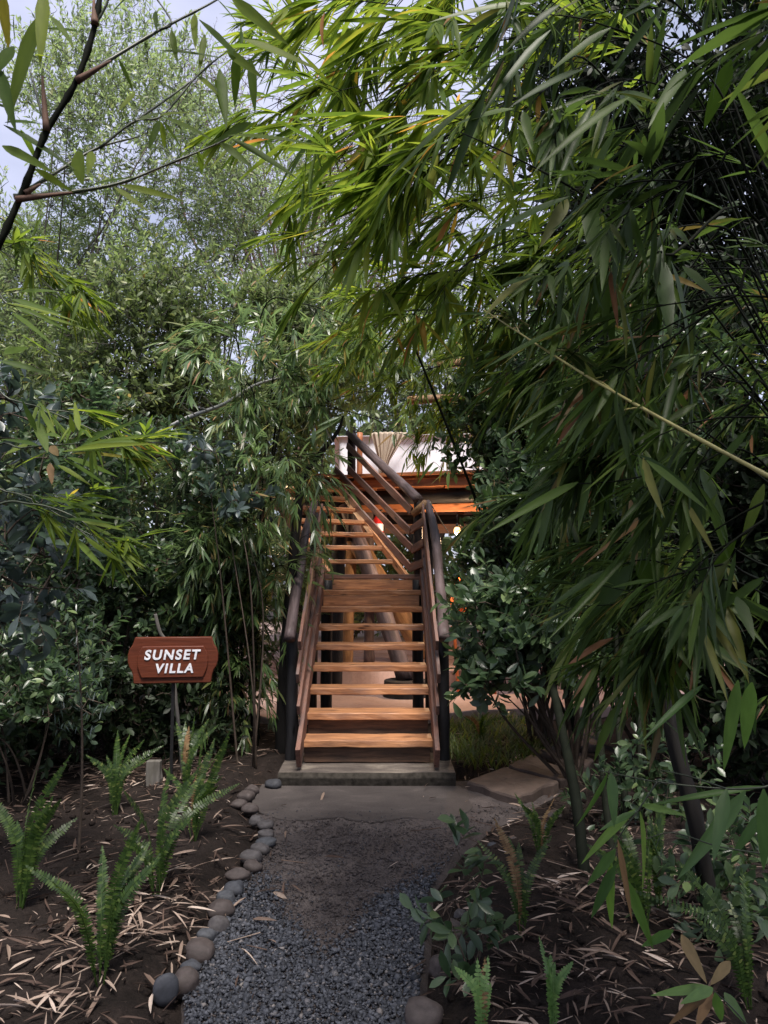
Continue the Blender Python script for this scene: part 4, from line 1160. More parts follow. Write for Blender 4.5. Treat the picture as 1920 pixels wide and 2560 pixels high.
woody('shrub', 'tall dark shrub behind the bamboo culms', 'shrub', (2.1, 6.0, 0), [((1.85, 5.9, 1.6), (.65, .5, .9)), ((2.1, 5.9, 2.7), (.75, .5, .8)), ((1.8, 5.8, .95), (.5, .4, .4)), ((2.7, 5.8, 1.3), (.7, .5, 1.0))], 2700, 'glossy', 'twig', (.06, .10), 11, 223, PR_OVAL, 12, .025, .40, 2.2, .18, 'glossy shrubs beside the stairs', stems=6)
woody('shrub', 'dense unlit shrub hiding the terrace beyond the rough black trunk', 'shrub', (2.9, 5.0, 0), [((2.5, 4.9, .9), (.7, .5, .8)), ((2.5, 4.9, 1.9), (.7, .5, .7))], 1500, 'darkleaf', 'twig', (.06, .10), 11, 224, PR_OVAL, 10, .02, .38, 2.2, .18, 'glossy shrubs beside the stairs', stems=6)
woody('shrub', 'shrub with hand sized pale leaves between the culms and the newel post', 'shrub', (1.45, 5.9, 0), [((1.15, 5.7, 1.55), (.42, .35, .4)), ((1.3, 5.7, 2.1), (.45, .35, .4))], 520, 'glossy', 'twig', (.07, .115), 10, 225, PR_OVAL, 9, .02, .36, 2.4, .18, 'glossy shrubs beside the stairs', stems=4)
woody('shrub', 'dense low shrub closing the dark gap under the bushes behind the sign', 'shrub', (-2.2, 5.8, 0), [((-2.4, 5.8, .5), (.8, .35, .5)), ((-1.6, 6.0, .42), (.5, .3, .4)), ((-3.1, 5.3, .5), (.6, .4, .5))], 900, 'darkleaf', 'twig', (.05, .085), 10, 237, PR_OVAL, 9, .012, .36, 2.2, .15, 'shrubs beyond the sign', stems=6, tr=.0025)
woody('seedling', 'leafy seedling with toothed leaves at the gravel edge', 'plant', gp(1165, 2470), [((gp(1165, 2470)[0] - .02, gp(1165, 2470)[1] + .02, .34), (.13, .12, .2)), ((gp(1165, 2470)[0] + .03, gp(1165, 2470)[1], .14), (.14, .12, .1))], 26, 'glossy', 'twig', (.06, .095), 5, 231, PR_OVAL, 6, .006, .25, 5, .07, None, stems=4, tr=.002)
woody('shrub', 'low dark ground shrub in the deep shade behind the ferns', 'shrub', (-2.3, 4.8, 0), [((-2.1, 4.7, .45), (.5, .4, .35)), ((-2.6, 4.6, .6), (.5, .4, .5))], 380, 'glossy', 'twig', (.05, .08), 9, 232, PR_OVAL, 7, .012, .40, 2.4, .14, None, stems=5, tr=.0025)

woody('shrub', 'low dark bush hiding the terrace edge behind the sign', 'shrub', (-1.9, 7.2, 0), [((-1.7, 7.1, .65), (.55, .4, .55)), ((-2.5, 7.2, .8), (.6, .4, .7)), ((-3.3, 7.2, .9), (.6, .4, .8))], 900, 'glossy', 'twig', (.06, .09), 11, 233, PR_OVAL, 9, .015, .36, 2.2, .16, 'shrubs beyond the sign', stems=6, tr=.003)
woody('shrub', 'green bush on the far terrace glimpsed between the stair treads', 'shrub', (-.6, 12.6, .45), [((-.9, 12.6, 1.3), (1.0, .6, .9)), ((.4, 12.8, 1.2), (.8, .6, .8))], 900, 'midleaf', 'twig', (.07, .12), 11, 234, PR_MID, 9, .02, .36, 1.8, .2, None, stems=5, tr=.003)
woody('shrub', 'low leafy ground plant at the foot of the rough black trunk', 'shrub', (1.3, 3.0, 0), [((1.25, 2.95, .22), (.22, .18, .2)), ((1.5, 3.1, .3), (.2, .18, .22))], 90, 'glossy', 'twig', (.05, .085), 7, 235, PR_OVAL, 6, .006, .3, 3, .1, None, stems=4, tr=.002)
woody('shrub', 'small dark ground plant beside the flagstones in the litter', 'shrub', (1.35, 4.3, 0), [((1.3, 4.3, .2), (.22, .2, .18)), ((1.65, 4.4, .3), (.3, .2, .25))], 110, 'glossy', 'twig', (.05, .08), 7, 236, PR_OVAL, 6, .006, .3, 3, .1, None, stems=4, tr=.002)
# --- hand laid near branch overhead (top of the picture): bamboo with visible nodes
def z3(x, y, D): return P(x * .5787, y * .5787, D)


t = thing('bamboo', 'near bamboo branch with brown jointed stems crossing the open sky', 'bamboo', (-.95, 1.0, 0), 'bamboo clumps')
ND = 1.25
stems = [[(-.95, 1.0, -.05), (-.93, 1.05, .9), z3(-140, 1350, ND), z3(0, 1050, ND), z3(110, 800, ND), z3(200, 570, ND), z3(330, 350, ND), z3(410, 110, ND), z3(440, -80, ND)],
         [z3(330, 350, ND), z3(480, 255, ND + .05), z3(690, 130, ND + .1), z3(900, 20, ND + .15), z3(1000, -40, ND + .2)],
         [z3(60, 850, ND), z3(310, 830, ND + .05), z3(520, 790, ND + .1), z3(700, 720, ND + .15), z3(930, 625, ND + .2), z3(1010, 585, ND + .22)],
         [z3(100, 835, ND), z3(250, 740, ND + .05), z3(420, 640, ND + .1), z3(600, 590, ND + .15)],
         [z3(430, 640, ND + .1), z3(580, 525, ND + .12), z3(700, 500, ND + .15), z3(850, 330, ND + .2), z3(980, 220, ND + .22)],
         [z3(580, 525, ND + .12), z3(760, 400, ND + .2), z3(900, 290, ND + .25)],
         [z3(410, 110, ND), z3(460, 20, ND), z3(480, -60, ND)], [z3(200, 560, ND), z3(150, 380, ND), z3(130, 300, ND)], [z3(690, 130, ND + .1), z3(740, 95, ND + .1), z3(660, -30, ND + .12)]]
for k, s_ in enumerate(stems):
    n = 50 if k == 0 else 24
    rr = np.linspace(.0066, .0048, n) if k == 0 else np.linspace(.0042 if k < 4 else .0026, .0014, n)
    rr = rr.copy(); rr[::5] *= 1.3
    b = Buf(); tube(b, spline(s_, n), rr, 8, .05); b.build('culm', MT['darkculm' if k == 0 else 'culm'], t)
for a0, a1, w_ in (((330, 350), (480, 262), .0075), ((200, 565), (182, 330), .0065), ((410, 105), (405, 0), .0075), ((70, 862), (312, 832), .0068), ((110, 835), (175, 795), .006)):
    b = Buf(); tube(b, spline([z3(*a0, ND - .005), z3(*a1, ND)], 8), np.linspace(w_, .002, 8), 8, .1); b.build('sheath', MT['sheath'], t)
NL = [(175, 60, 10, 530, 110), (190, -40, 170, 270, 60), (0, -60, 40, 220, 50), (60, 60, 60, 190, 30), (220, 70, 320, 190, 35), (200, 125, 370, 130, 20), (510, 255, 585, 400, 30), (585, 400, 505, 480, 28), (670, 50, 675, 125, 24), (740, 130, 765, 270, 30), (840, 60, 840, 200, 34), (885, 150, 860, 305, 30),
      (860, 85, 1110, 320, 52), (940, 0, 1050, 120, 44), (1000, -10, 1240, 185, 52), (1050, 170, 1385, 290, 55), (950, 300, 980, 545, 46), (1020, 230, 1015, 465, 44), (1085, 260, 1100, 485, 42), (690, 220, 980, 240, 30), (690, 500, 850, 475, 34), (700, 505, 920, 590, 38), (690, 520, 640, 645, 32), (695, 525, 715, 645, 28), (700, 520, 790, 640, 30),
      (1085, 530, 915, 615, 48), (985, 585, 1372, 605, 60), (1000, 600, 1300, 765, 52), (950, 615, 1095, 722, 40), (860, 655, 875, 755, 40), (740, 710, 860, 735, 26), (395, 800, 585, 755, 28), (520, 800, 800, 862, 36), (495, 810, 648, 912, 32), (15, 540, 335, 722, 46), (10, 630, 225, 735, 44), (330, 655, 352, 795, 74), (400, 655, 380, 745, 40), (150, 730, 325, 832, 34),
      (20, 530, 170, 520, 30), (0, 300, 60, 560, 55), (150, 240, 245, 240, 24), (-60, 440, 100, 480, 40), (860, 330, 940, 400, 26), (855, 330, 980, 420, 28), (980, 220, 1130, 330, 40), (760, 400, 690, 345, 24), (600, 520, 690, 480, 22), (560, -20, 470, 60, 20), (90, 560, 160, 690, 46), (60, 200, -40, 330, 60), (930, 340, 975, 530, 30)]
b = Buf(); rng = np.random.default_rng(77)
pos = []; dd = []; LL = []; WW = []; up = []
for (x0, y0, x1, y1, w_) in NL:
    D0 = ND + .22 * max(0, (x0 - 300)) / 700; p0 = z3(x0, y0, D0); p1 = z3(x1, y1, D0 + rng.uniform(-.07, .07))
    L = np.linalg.norm(p1 - p0); pos.append(p0); dd.append(p1 - p0); LL.append(L); WW.append(w_ * .5787 / F0 * D0 / .115 * 1.05); up.append(nrm(np.array((rng.normal(0, .35), -.8, rng.uniform(.1, .7)))))
leaves(b, leaf_proto(7, 3, .05, .3, 'lance', .115), np.array(pos), np.array(dd), np.array(up), np.array(LL), np.array(WW))
b.build('foliage', MT['bamboo_bright'], t)

# --- arching bamboo over the path (upper right and centre)
def canes_px(root, mid, C):
    return [[root, mid] + [P(*q) for q in c] for c in C]


rt = (2.3, 3.6, 0)
CN = [[(1750, 250, 3.0), (1350, 100, 2.7), (1100, 160, 2.6), (960, 260, 2.55)], [(1700, 480, 2.9), (1400, 380, 2.65), (1150, 420, 2.5), (1000, 520, 2.5)], [(1600, 60, 3.0), (1300, -120, 2.8), (1080, -70, 2.6), (950, 60, 2.6)],
      [(1700, 680, 3.0), (1450, 580, 2.9), (1250, 610, 2.8), (1120, 700, 2.8)], [(1550, 250, 2.8), (1350, 230, 2.4), (1220, 290, 2.2), (1130, 380, 2.2)], [(1750, 350, 3.3), (1350, 250, 3.2), (1050, 300, 3.1), (800, 420, 3.1)], [(1650, 150, 3.4), (1250, 60, 3.3), (950, 130, 3.2), (740, 260, 3.2)], [(1700, 560, 3.4), (1350, 480, 3.3), (1060, 540, 3.3), (840, 640, 3.3)]]
bamboo('arching bamboo with yellow green leaves overhanging the middle of the path', rt, canes_px(rt, (2.2, 3.5, 1.6), CN), 301, 'bamboo_bright', 'darkculm', .24, .006, .40, .62, 2, 9, PR_BAM, .25, bdir=(-.95, -.1, -.25), ldroop=.12, spread=.48, sub=.5, tw=(.12, .36), wild=.42, fan_n=6)
rt = (1.75, 6.95, 0)
CN = [[P(1250, 1400, 6.6), P(1119, 1069, 6.1), P(1024, 839, 5.7), P(936, 650, 5.2), P(860, 400, 4.7), P(760, 160, 4.3), P(640, 60, 4.1)],
      [P(1330, 1300, 6.9), P(1290, 950, 6.6), P(1180, 800, 5.9), P(1000, 780, 5.0), P(900, 860, 4.7)], [P(1350, 1250, 7.0), P(1320, 900, 6.8), P(1230, 760, 6.0), P(1080, 700, 5.2), P(930, 780, 4.8)], [P(1380, 1200, 7.0), P(1340, 700, 6.5), P(1180, 300, 5.8), P(1000, 120, 5.2), P(860, 130, 4.9)], [P(1330, 1300, 7.0), P(1290, 1050, 6.9), P(1200, 930, 6.6), P(1080, 920, 6.3), P(960, 980, 6.2)], [P(1340, 1300, 7.0), P(1290, 1000, 6.8), P(1170, 860, 6.3), P(1000, 860, 6.0), P(850, 920, 5.9)], [P(1340, 1300, 7.0), P(1300, 1080, 6.9), P(1230, 1000, 6.7), P(1150, 1010, 6.5), P(1080, 1080, 6.4)]]
bamboo('bamboo with a dark leaning cane arching towards the deck and the white tent', rt, [[rt] + c for c in CN], 302, 'bamboo_bright', 'darkculm', .19, .014, .40, .50, 2, 14, PR_BAM, .3, bdir=(-.6, -.1, -.2), ldroop=.16, spread=.55, sub=.55, tw=(.12, .36), wild=.5)
rt = (1.55, 2.0, 0)
CN = [[(1850, 500, 2.2), (1700, 250, 2.1), (1540, 200, 2.0), (1420, 280, 2.0)], [(1850, 300, 2.1), (1700, 20, 2.1), (1520, -60, 2.0), (1380, -20, 2.0)], [(1900, 700, 2.1), (1760, 560, 2.0), (1600, 580, 2.0), (1470, 660, 2.0)], [(1900, 800, 2.2), (1800, 720, 2.2), (1680, 760, 2.2), (1560, 860, 2.2)]]
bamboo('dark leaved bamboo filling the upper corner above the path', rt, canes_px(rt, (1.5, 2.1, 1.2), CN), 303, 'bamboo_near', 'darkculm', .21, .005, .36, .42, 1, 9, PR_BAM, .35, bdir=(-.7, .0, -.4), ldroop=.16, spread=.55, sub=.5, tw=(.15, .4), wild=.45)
rt = (1.25, 1.5, 0)
CN = [[(1900, 500, 1.6), (1790, 420, 1.6), (1700, 480, 1.6), (1620, 600, 1.6)], [(1930, 760, 1.6), (1840, 740, 1.6), (1750, 800, 1.65), (1670, 900, 1.7)], [(1950, 1020, 1.6), (1870, 1010, 1.6), (1790, 1060, 1.65), (1710, 1140, 1.7)], [(1960, 1300, 1.6), (1910, 1300, 1.6), (1860, 1350, 1.6), (1810, 1420, 1.65)]]
OVER = [[(1.3, 1.3, 1.5), (.9, 1.3, 2.9), (.3, 1.3, 3.4), (-.6, 1.4, 3.3)], [(1.3, 1.1, 1.5), (.8, .8, 2.9), (.1, .7, 3.3), (-.9, .9, 3.1)], [(1.2, 1.4, 1.5), (.95, .6, 2.6), (.6, -.3, 2.9), (.2, -.9, 2.7)], [(1.3, 1.2, 1.5), (1.2, .2, 2.7), (1.0, -.8, 3.0), (.6, -1.6, 2.8)], [(1.2, 1.5, 1.7), (.8, 1.0, 2.9), (.4, .3, 3.2), (.0, -.3, 3.1)], [(1.5, 1.4, 1.6), (1.6, .6, 2.6), (1.6, -.4, 2.8), (1.3, -1.2, 2.6)], [(1.4, 1.4, 1.6), (1.5, .9, 3.2), (1.2, .2, 3.5), (.7, -.3, 3.4)], [(1.6, 1.5, 1.6), (2.0, .9, 2.8), (2.1, .0, 3.1), (1.9, -.8, 2.9)]]
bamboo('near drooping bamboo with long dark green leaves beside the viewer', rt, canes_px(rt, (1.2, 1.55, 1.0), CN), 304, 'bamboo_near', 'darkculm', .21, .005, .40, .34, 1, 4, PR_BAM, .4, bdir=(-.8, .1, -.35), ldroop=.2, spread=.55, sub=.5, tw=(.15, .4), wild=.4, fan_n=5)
rt = (1.9, .9, 0)
bamboo('unseen tall bamboo added to shade the near corner of the path', rt, [[rt] + c for c in OVER] + [[rt, (2.0, 1.6, 2.6), (1.7, 2.3, 4.4), (1.2, 2.8, 4.9), (.7, 3.0, 4.7)], [rt, (2.3, 1.8, 2.8), (2.2, 2.8, 4.6), (1.9, 3.6, 5.2), (1.4, 4.2, 5.2)], [rt, (2.0, 1.2, 2.6), (1.6, 1.4, 4.0), (1.1, 1.6, 4.4), (.6, 1.7, 4.2)]], 307, 'bamboo_near', 'darkculm', .24, .014, .35, .6, 2, 12, PR_BAM2, .4, ldroop=.2, spread=.6, sub=.6, tw=(.15, .4))  # canes arch above the frame, added to throw shade on path and leaves
rt = (2.25, 3.1, 0)
CN = [[(1800, 900, 3.0), (1600, 800, 2.9), (1500, 830, 2.8), (1400, 900, 2.8)], [(1850, 1150, 2.9), (1680, 1050, 2.8), (1560, 1090, 2.7), (1460, 1180, 2.7)], [(1880, 1400, 2.8), (1750, 1290, 2.7), (1620, 1310, 2.6), (1530, 1390, 2.6)], [(1800, 700, 3.1), (1600, 600, 3.0), (1420, 640, 2.9), (1300, 720, 2.9)], [(1900, 1000, 2.4), (1780, 930, 2.3), (1650, 1000, 2.2), (1540, 1130, 2.2)], [(1900, 1450, 2.3), (1820, 1390, 2.2), (1740, 1420, 2.1), (1680, 1500, 2.1)]]
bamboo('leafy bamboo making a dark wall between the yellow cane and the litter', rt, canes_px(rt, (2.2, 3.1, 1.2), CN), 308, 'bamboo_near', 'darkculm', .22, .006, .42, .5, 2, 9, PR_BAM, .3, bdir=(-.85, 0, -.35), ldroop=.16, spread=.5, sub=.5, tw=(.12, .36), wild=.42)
rt = (1.15, 1.35, 0)
bamboo('leaning bare yellow bamboo cane slanting across the dark foliage', rt, [[rt, (1.0, 1.3, .7), P(2050, 1260, 1.32), P(1920, 1190, 1.35), P(1500, 960, 1.6), P(1210, 775, 1.85)]], 305, 'bamboo_near', 'yellowculm', .17, .0085, .72, .16, 1, 4, PR_BAM, .6, ldroop=.4, sub=.3, spread=.4)

def hero(t, rows, off, scl, D, seed, mk, jit=.06, wk=1.0, Dx=0.0):
    """single large leaves laid where the photograph shows them"""
    rng = np.random.default_rng(seed); b = Buf(); pos = []; dd = []; LL = []; WW = []; up = []
    for (x0, y0, x1, y1, w_) in rows:
        D0 = D + Dx * (x0 - 800) / 800 + rng.uniform(-jit, jit) * 2
        p0 = P(off[0] + x0 * scl, off[1] + y0 * scl, D0); p1 = P(off[0] + x1 * scl, off[1] + y1 * scl, D0 + rng.uniform(-jit, jit) * 2)
        L = np.linalg.norm(p1 - p0); pos.append(p0); dd.append(p1 - p0); LL.append(L); WW.append(w_ * scl / F0 * D0 / .115 * wk)
        up.append(nrm(np.array((rng.normal(0, .3), -.6, rng.uniform(.2, .9)))))
    leaves(b, leaf_proto(7, 3, .07, .35, 'lance', .115), np.array(pos), np.array(dd), np.array(up), np.array(LL), np.array(WW))
    return b.build('foliage', MT[mk], t)


rt = (1.2, 1.75, 0)
t = thing('bamboo', 'low near bamboo branch with broad drooping leaves over the litter', 'bamboo', rt, 'bamboo clumps')
HO = (960, 1700); HS = .5787


def hp(x, y, D): return P(HO[0] + x * HS, HO[1] + y * HS, D)


for k, st_ in enumerate(([rt, (1.15, 1.75, .5), hp(1800, 420, 1.75), hp(1660, 460, 1.75), hp(1480, 470, 1.75), hp(1180, 440, 1.78), hp(930, 390, 1.8)], [hp(1180, 440, 1.78), hp(1100, 560, 1.78), hp(1010, 690, 1.8), hp(985, 800, 1.8)], [hp(1480, 470, 1.75), hp(1330, 420, 1.72), hp(1200, 390, 1.7)], [rt, (1.0, 1.8, .2), hp(1560, 1480, 1.8), hp(1410, 1330, 1.8)], [hp(1700, 760, 1.8), hp(1450, 720, 1.8), hp(1250, 660, 1.8), hp(1120, 690, 1.8)])):
    b = Buf(); n = 30; tube(b, spline(st_, n), np.linspace(.0045 if k in (0, 3) else .002, .0012, n), 7, .05); b.build('culm', MT['culm'], t)
hero(t, [(1650, 460, 1105, 532, 32), (1085, 558, 830, 795, 44), (1105, 570, 1142, 930, 60), (980, 400, 1000, 640, 50), (965, 400, 840, 655, 34), (1085, 570, 925, 645, 34), (1560, 480, 1270, 870, 66), (1110, 540, 1315, 582, 34), (1480, 470, 1420, 785, 56), (1000, 730, 875, 900, 46), (985, 790, 968, 1095, 50), (1040, 850, 1175, 1185, 46), (1000, 800, 888, 1045, 46), (1640, 470, 1645, 840, 62), (1530, 0, 1465, 405, 56), (1590, 10, 1550, 305, 66), (1380, 20, 1110, 250, 34), (1660, 560, 1480, 775, 52), (1250, 1080, 1100, 1160, 40), (1560, 0, 1620, 250, 50),
         (1410, 1330, 1170, 1352, 40), (1430, 1350, 1465, 1500, 44), (1470, 1350, 1570, 1490, 44), (1420, 1330, 1290, 1390, 44)], HO, HS, 1.76, 501, 'bamboo_mid')
hero(t, [(1010, 690, 1078, 1062, 26), (1285, 1100, 1390, 1305, 48), (1495, 1215, 1410, 1318, 44), (1410, 1330, 1235, 1490, 40), (1415, 1340, 1350, 1500, 46)], HO, HS, 1.78, 502, 'drybamboo')
t = thing('bamboo', 'bamboo with long scattered dark leaves hanging before the yellow cane', 'bamboo', (1.3, 1.9, 0), 'bamboo clumps')
for k, st_ in enumerate(([(1.3, 1.9, -.05), (1.25, 1.9, 1.3), P(1900, 560, 1.95), P(1660, 640, 1.85), P(1470, 495, 1.8), P(1300, 400, 1.8), P(1150, 330, 1.85)], [P(1660, 640, 1.85), P(1640, 632, 1.8), P(1560, 700, 1.8)], [(1.25, 1.9, 1.3), P(1900, 1150, 1.85), P(1730, 1165, 1.85), P(1560, 1200, 1.8), P(1440, 1210, 1.8)], [(1.25, 1.9, 1.2), P(1900, 1480, 1.85), P(1750, 1440, 1.85), P(1620, 1400, 1.8), P(1525, 1420, 1.8)], [P(1900, 560, 1.95), P(1780, 200, 1.9), P(1500, 60, 1.9), P(1300, 30, 1.9)])):
    b = Buf(); n = 34; rr = np.linspace(.006 if k == 0 else .003, .0014, n).copy(); rr[::5] *= 1.3; tube(b, spline(st_, n), rr, 7, .05); b.build('culm', MT['darkculm'], t)
hero(t, [(880, 860, 922, 1155, 78), (795, 860, 678, 1055, 60), (1160, 1090, 1015, 1265, 66), (1180, 1100, 1255, 1445, 96), (1240, 1130, 1355, 1565, 92), (1290, 1150, 1450, 1285, 66), (800, 850, 345, 1045, 66), (770, 800, 535, 850, 40), (440, 400, 245, 875, 50), (385, 440, -10, 765, 46), (640, 15, 190, 62, 54), (700, 90, 330, 330, 54), (620, 200, 290, 335, 44), (900, 450, 735, 805, 46), (600, 480, 642, 645, 44), (1060, 420, 640, 700, 56), (720, 130, 400, 480, 50), (860, 300, 540, 430, 48), (1000, 560, 830, 900, 52), (1120, 560, 960, 830, 50), (560, 470, 300, 520, 56), (470, 620, 230, 900, 46), (1500, 260, 1380, 560, 80), (1300, 300, 1150, 520, 60), (1250, 820, 1500, 900, 60), (760, 20, 520, 200, 44), (980, 120, 700, 300, 50), (1180, 60, 960, 330, 52)], (960, 0), .5787, 1.82, 503, 'bamboo_near', .08)
hero(t, [(700, 820, 240, 1052, 50), (1200, 740, 735, 1195, 56), (1100, 970, 700, 1230, 44), (960, 1240, 725, 1570, 98), (1010, 1210, 1102, 1405, 96), (1270, 740, 1222, 1205, 66), (1310, 740, 1482, 1135, 76), (1640, 830, 1515, 1155, 56), (860, 1260, 535, 1445, 50), (1000, 1110, 560, 1610, 44), (780, 350, 842, 645, 76), (730, 340, 295, 585, 36), (1200, 260, 1100, 655, 46), (1240, 1180, 1352, 1365, 66), (1080, 1000, 1102, 1395, 56), (600, 20, 560, 205, 40), (1640, 1300, 1375, 1485, 46), (1430, 1330, 1420, 1610, 56), (1500, 1400, 1595, 1610, 66), (1180, 760, 860, 1060, 44), (1400, 880, 1150, 1300, 52), (1560, 560, 1330, 820, 60), (1120, 560, 900, 760, 44), (1300, 420, 1020, 600, 48), (760, 780, 690, 1060, 44), (480, 60, 300, 260, 36), (640, 480, 440, 640, 34), (1500, 1100, 1280, 1420, 56)], (1100, 800), .4943, 1.82, 504, 'bamboo_near', .08)
hero(t, [(1240, 260, 1420, 520, 34), (960, 900, 1010, 1240, 60), (740, 330, 555, 585, 34), (840, 110, 1150, 60, 40)], (1100, 800), .4943, 1.9, 505, 'drybamboo', .05)

# --- left bamboo sprays
rt = (-2.35, 3.0, 0)
CN = [[(-200, 560, 2.9), (-60, 600, 2.9), (60, 660, 2.9), (160, 750, 2.9)], [(-150, 980, 2.8), (30, 1000, 2.8), (200, 1060, 2.8), (330, 1130, 2.8)], [(-150, 1250, 2.8), (20, 1230, 2.8), (150, 1290, 2.8), (290, 1400, 2.8)], [(-150, 350, 3.0), (-40, 520, 3.0), (60, 640, 3.0), (130, 760, 3.0)]]
bamboo('arching bamboo with bright sprays reaching in over the ferns', rt, canes_px(rt, (-2.3, 3.0, .5), CN), 311, 'bamboo_bright', 'culm', .165, .006, .60, .28, 1, 6, PR_BAM, .2, bdir=(.9, .1, -.05), ldroop=.08, spread=.5, sub=.5, tw=(.15, .4))
rt = (-2.4, 1.6, 0)
bamboo('unseen bamboo added to shade the near ferns', rt, [[rt, (-2.3, 2.2, 1.6), (-1.9, 1.2, 2.7), (-1.5, .2, 3.0), (-1.0, -.6, 2.9)], [rt, (-2.5, 2.0, 1.6), (-2.3, .8, 2.6), (-2.1, -.4, 2.8), (-1.7, -1.4, 2.6)], [rt, (-2.5, 2.4, 1.8), (-2.2, 1.6, 3.2), (-1.8, .8, 3.5)]], 316, 'bamboo_near', 'darkculm', .24, .014, .35, .6, 2, 12, PR_BAM2, .4, ldroop=.2, spread=.6, sub=.6, tw=(.15, .4))  # crown out of view, added to darken the fern bed
rt = (-1.25, 6.5, 0)
def cane_fan(root, n, h, sp_, seed, yb=-.3):
    rng = np.random.default_rng(seed); out = []
    for k in range(n):
        a = rng.uniform(0, 6.28); s = sp_ * rng.uniform(.3, 1); r_ = np.array(root)
        hh = h * rng.uniform(.55, 1.1)
        out.append([r_ + (rng.normal(0, .08), rng.normal(0, .08), -.05), r_ + np.array((math.cos(a) * s * .2, math.sin(a) * s * .2 + yb * .1, hh * .5)), r_ + np.array((math.cos(a) * s * .6, math.sin(a) * s * .6 + yb * .5, hh * .92)), r_ + np.array((math.cos(a) * s, math.sin(a) * s + yb, hh))])
    return out


bamboo('thin leaved bamboo clump between the sign and the stair foot', rt, cane_fan(rt, 14, 2.3, .7, 5), 312, 'bamboo_green', 'darkculm', .165, .008, .15, .5, 2, 13, PR_BAM2, .4, ldroop=.22, spread=.6, sub=.6, tw=(.15, .4))
t = thing('bamboo', 'bright bamboo spray with long leaves fanned out above the sign side bushes', 'bamboo', (-2.2, 2.7, 0), 'bamboo clumps')
for st_ in ([(-2.2, 2.7, -.05), (-2.1, 2.7, 1.2), P(-60, 1150, 2.75), P(60, 1120, 2.75), P(180, 1110, 2.75), P(250, 1105, 2.75)], [(-2.1, 2.7, 1.2), P(-60, 1290, 2.75), P(80, 1260, 2.75), P(200, 1300, 2.75), P(240, 1350, 2.75)], [(-2.1, 2.75, 1.6), P(-80, 740, 2.75), P(20, 760, 2.75), P(110, 800, 2.75)]):
    b = Buf(); tube(b, spline(st_, 30), np.linspace(.006, .0016, 30), 7, .05); b.build('culm', MT['culm'], t)
hero(t, [(400, 870, 885, 768, 34), (380, 880, 805, 828, 34), (370, 900, 795, 916, 38), (420, 860, 745, 698, 34), (500, 850, 835, 820, 30), (350, 920, 625, 1012, 44), (330, 930, 595, 1075, 36), (240, 800, 306, 662, 34), (190, 780, 108, 618, 32), (190, 732, 248, 885, 64), (410, 780, 384, 618, 34), (380, 790, 362, 700, 30), (200, 860, -10, 808, 34), (230, 800, 312, 802, 40), (110, 170, 472, 238, 34), (120, 190, 400, 150, 34), (100, 280, 312, 398, 30), (0, 420, 275, 482, 40), (20, 380, 152, 340, 50), (380, 1210, 662, 1232, 30), (400, 1240, 652, 1292, 32), (420, 1260, 656, 1352, 32), (430, 1290, 662, 1402, 32), (440, 1330, 642, 1482, 34), (400, 1350, 542, 1502, 32), (330, 1190, 562, 1120, 30), (300, 1110, 522, 1150, 34), (200, 1130, 562, 1190, 28), (60, 100, 332, 172, 36), (100, 60, 302, 48, 34), (80, 140, 382, 262, 36), (60, 170, 285, 325, 36), (20, 60, 260, 20, 34), (30, 120, 420, 200, 34), (300, 870, 560, 760, 34), (320, 890, 640, 870, 32), (260, 890, 60, 960, 34), (300, 960, 480, 1060, 34), (150, 850, 20, 900, 36), (360, 1280, 560, 1390, 30), (340, 1240, 600, 1250, 28)], (0, 700), .4822, 2.75, 507, 'bamboo_bright', .08)
hero(t, [(258, 950, 270, 1058, 38), (262, 860, 302, 912, 46)], (0, 700), .4822, 2.7, 508, 'drybamboo', .02)
rt = (-1.2, 6.9, 0)
bamboo('tall bamboo clump arching in front of the deck corner', rt, [[rt, (-1.15, 6.8, 1.8), P(690, 900, 6.4), P(760, 850, 6.2), P(850, 900, 6.0)], [rt, (-1.1, 6.8, 1.8), P(700, 1000, 6.3), P(740, 940, 6.2), P(800, 990, 6.0)], [rt, (-1.2, 6.8, 2.0), P(650, 800, 6.5), P(760, 760, 6.4), P(900, 830, 6.3), P(980, 930, 6.3)], [rt, (-1.2, 6.8, 1.6), P(640, 1050, 6.2), P(620, 960, 6.1), P(600, 1010, 6.0)], [rt, (-1.3, 6.9, 1.8), P(600, 900, 6.3), P(560, 850, 6.2), P(500, 930, 6.0)], [rt, (-1.1, 6.7, 1.5), P(690, 1180, 6.1), P(720, 1150, 5.9), P(760, 1220, 5.8)], [rt, (-1.1, 6.9, 2.0), P(720, 880, 6.6), P(840, 850, 6.6), P(960, 940, 6.6)], [rt, (-1.1, 6.9, 2.2), P(800, 760, 6.8), P(940, 780, 6.8), P(1080, 880, 6.8)]], 313, 'bamboo_green', 'darkculm', .18, .010, .38, .5, 2, 12, PR_BAM2, .4, ldroop=.22, spread=.6, sub=.6, tw=(.15, .4))
t = thing('bamboo', 'slender bamboo with few long leaves hanging over the deck edge', 'bamboo', (-1.05, 6.3, 0), 'bamboo clumps')
DS = .2532


def dp(x, y, D=6.0): return P(760 + x * DS, 1020 + y * DS, D)


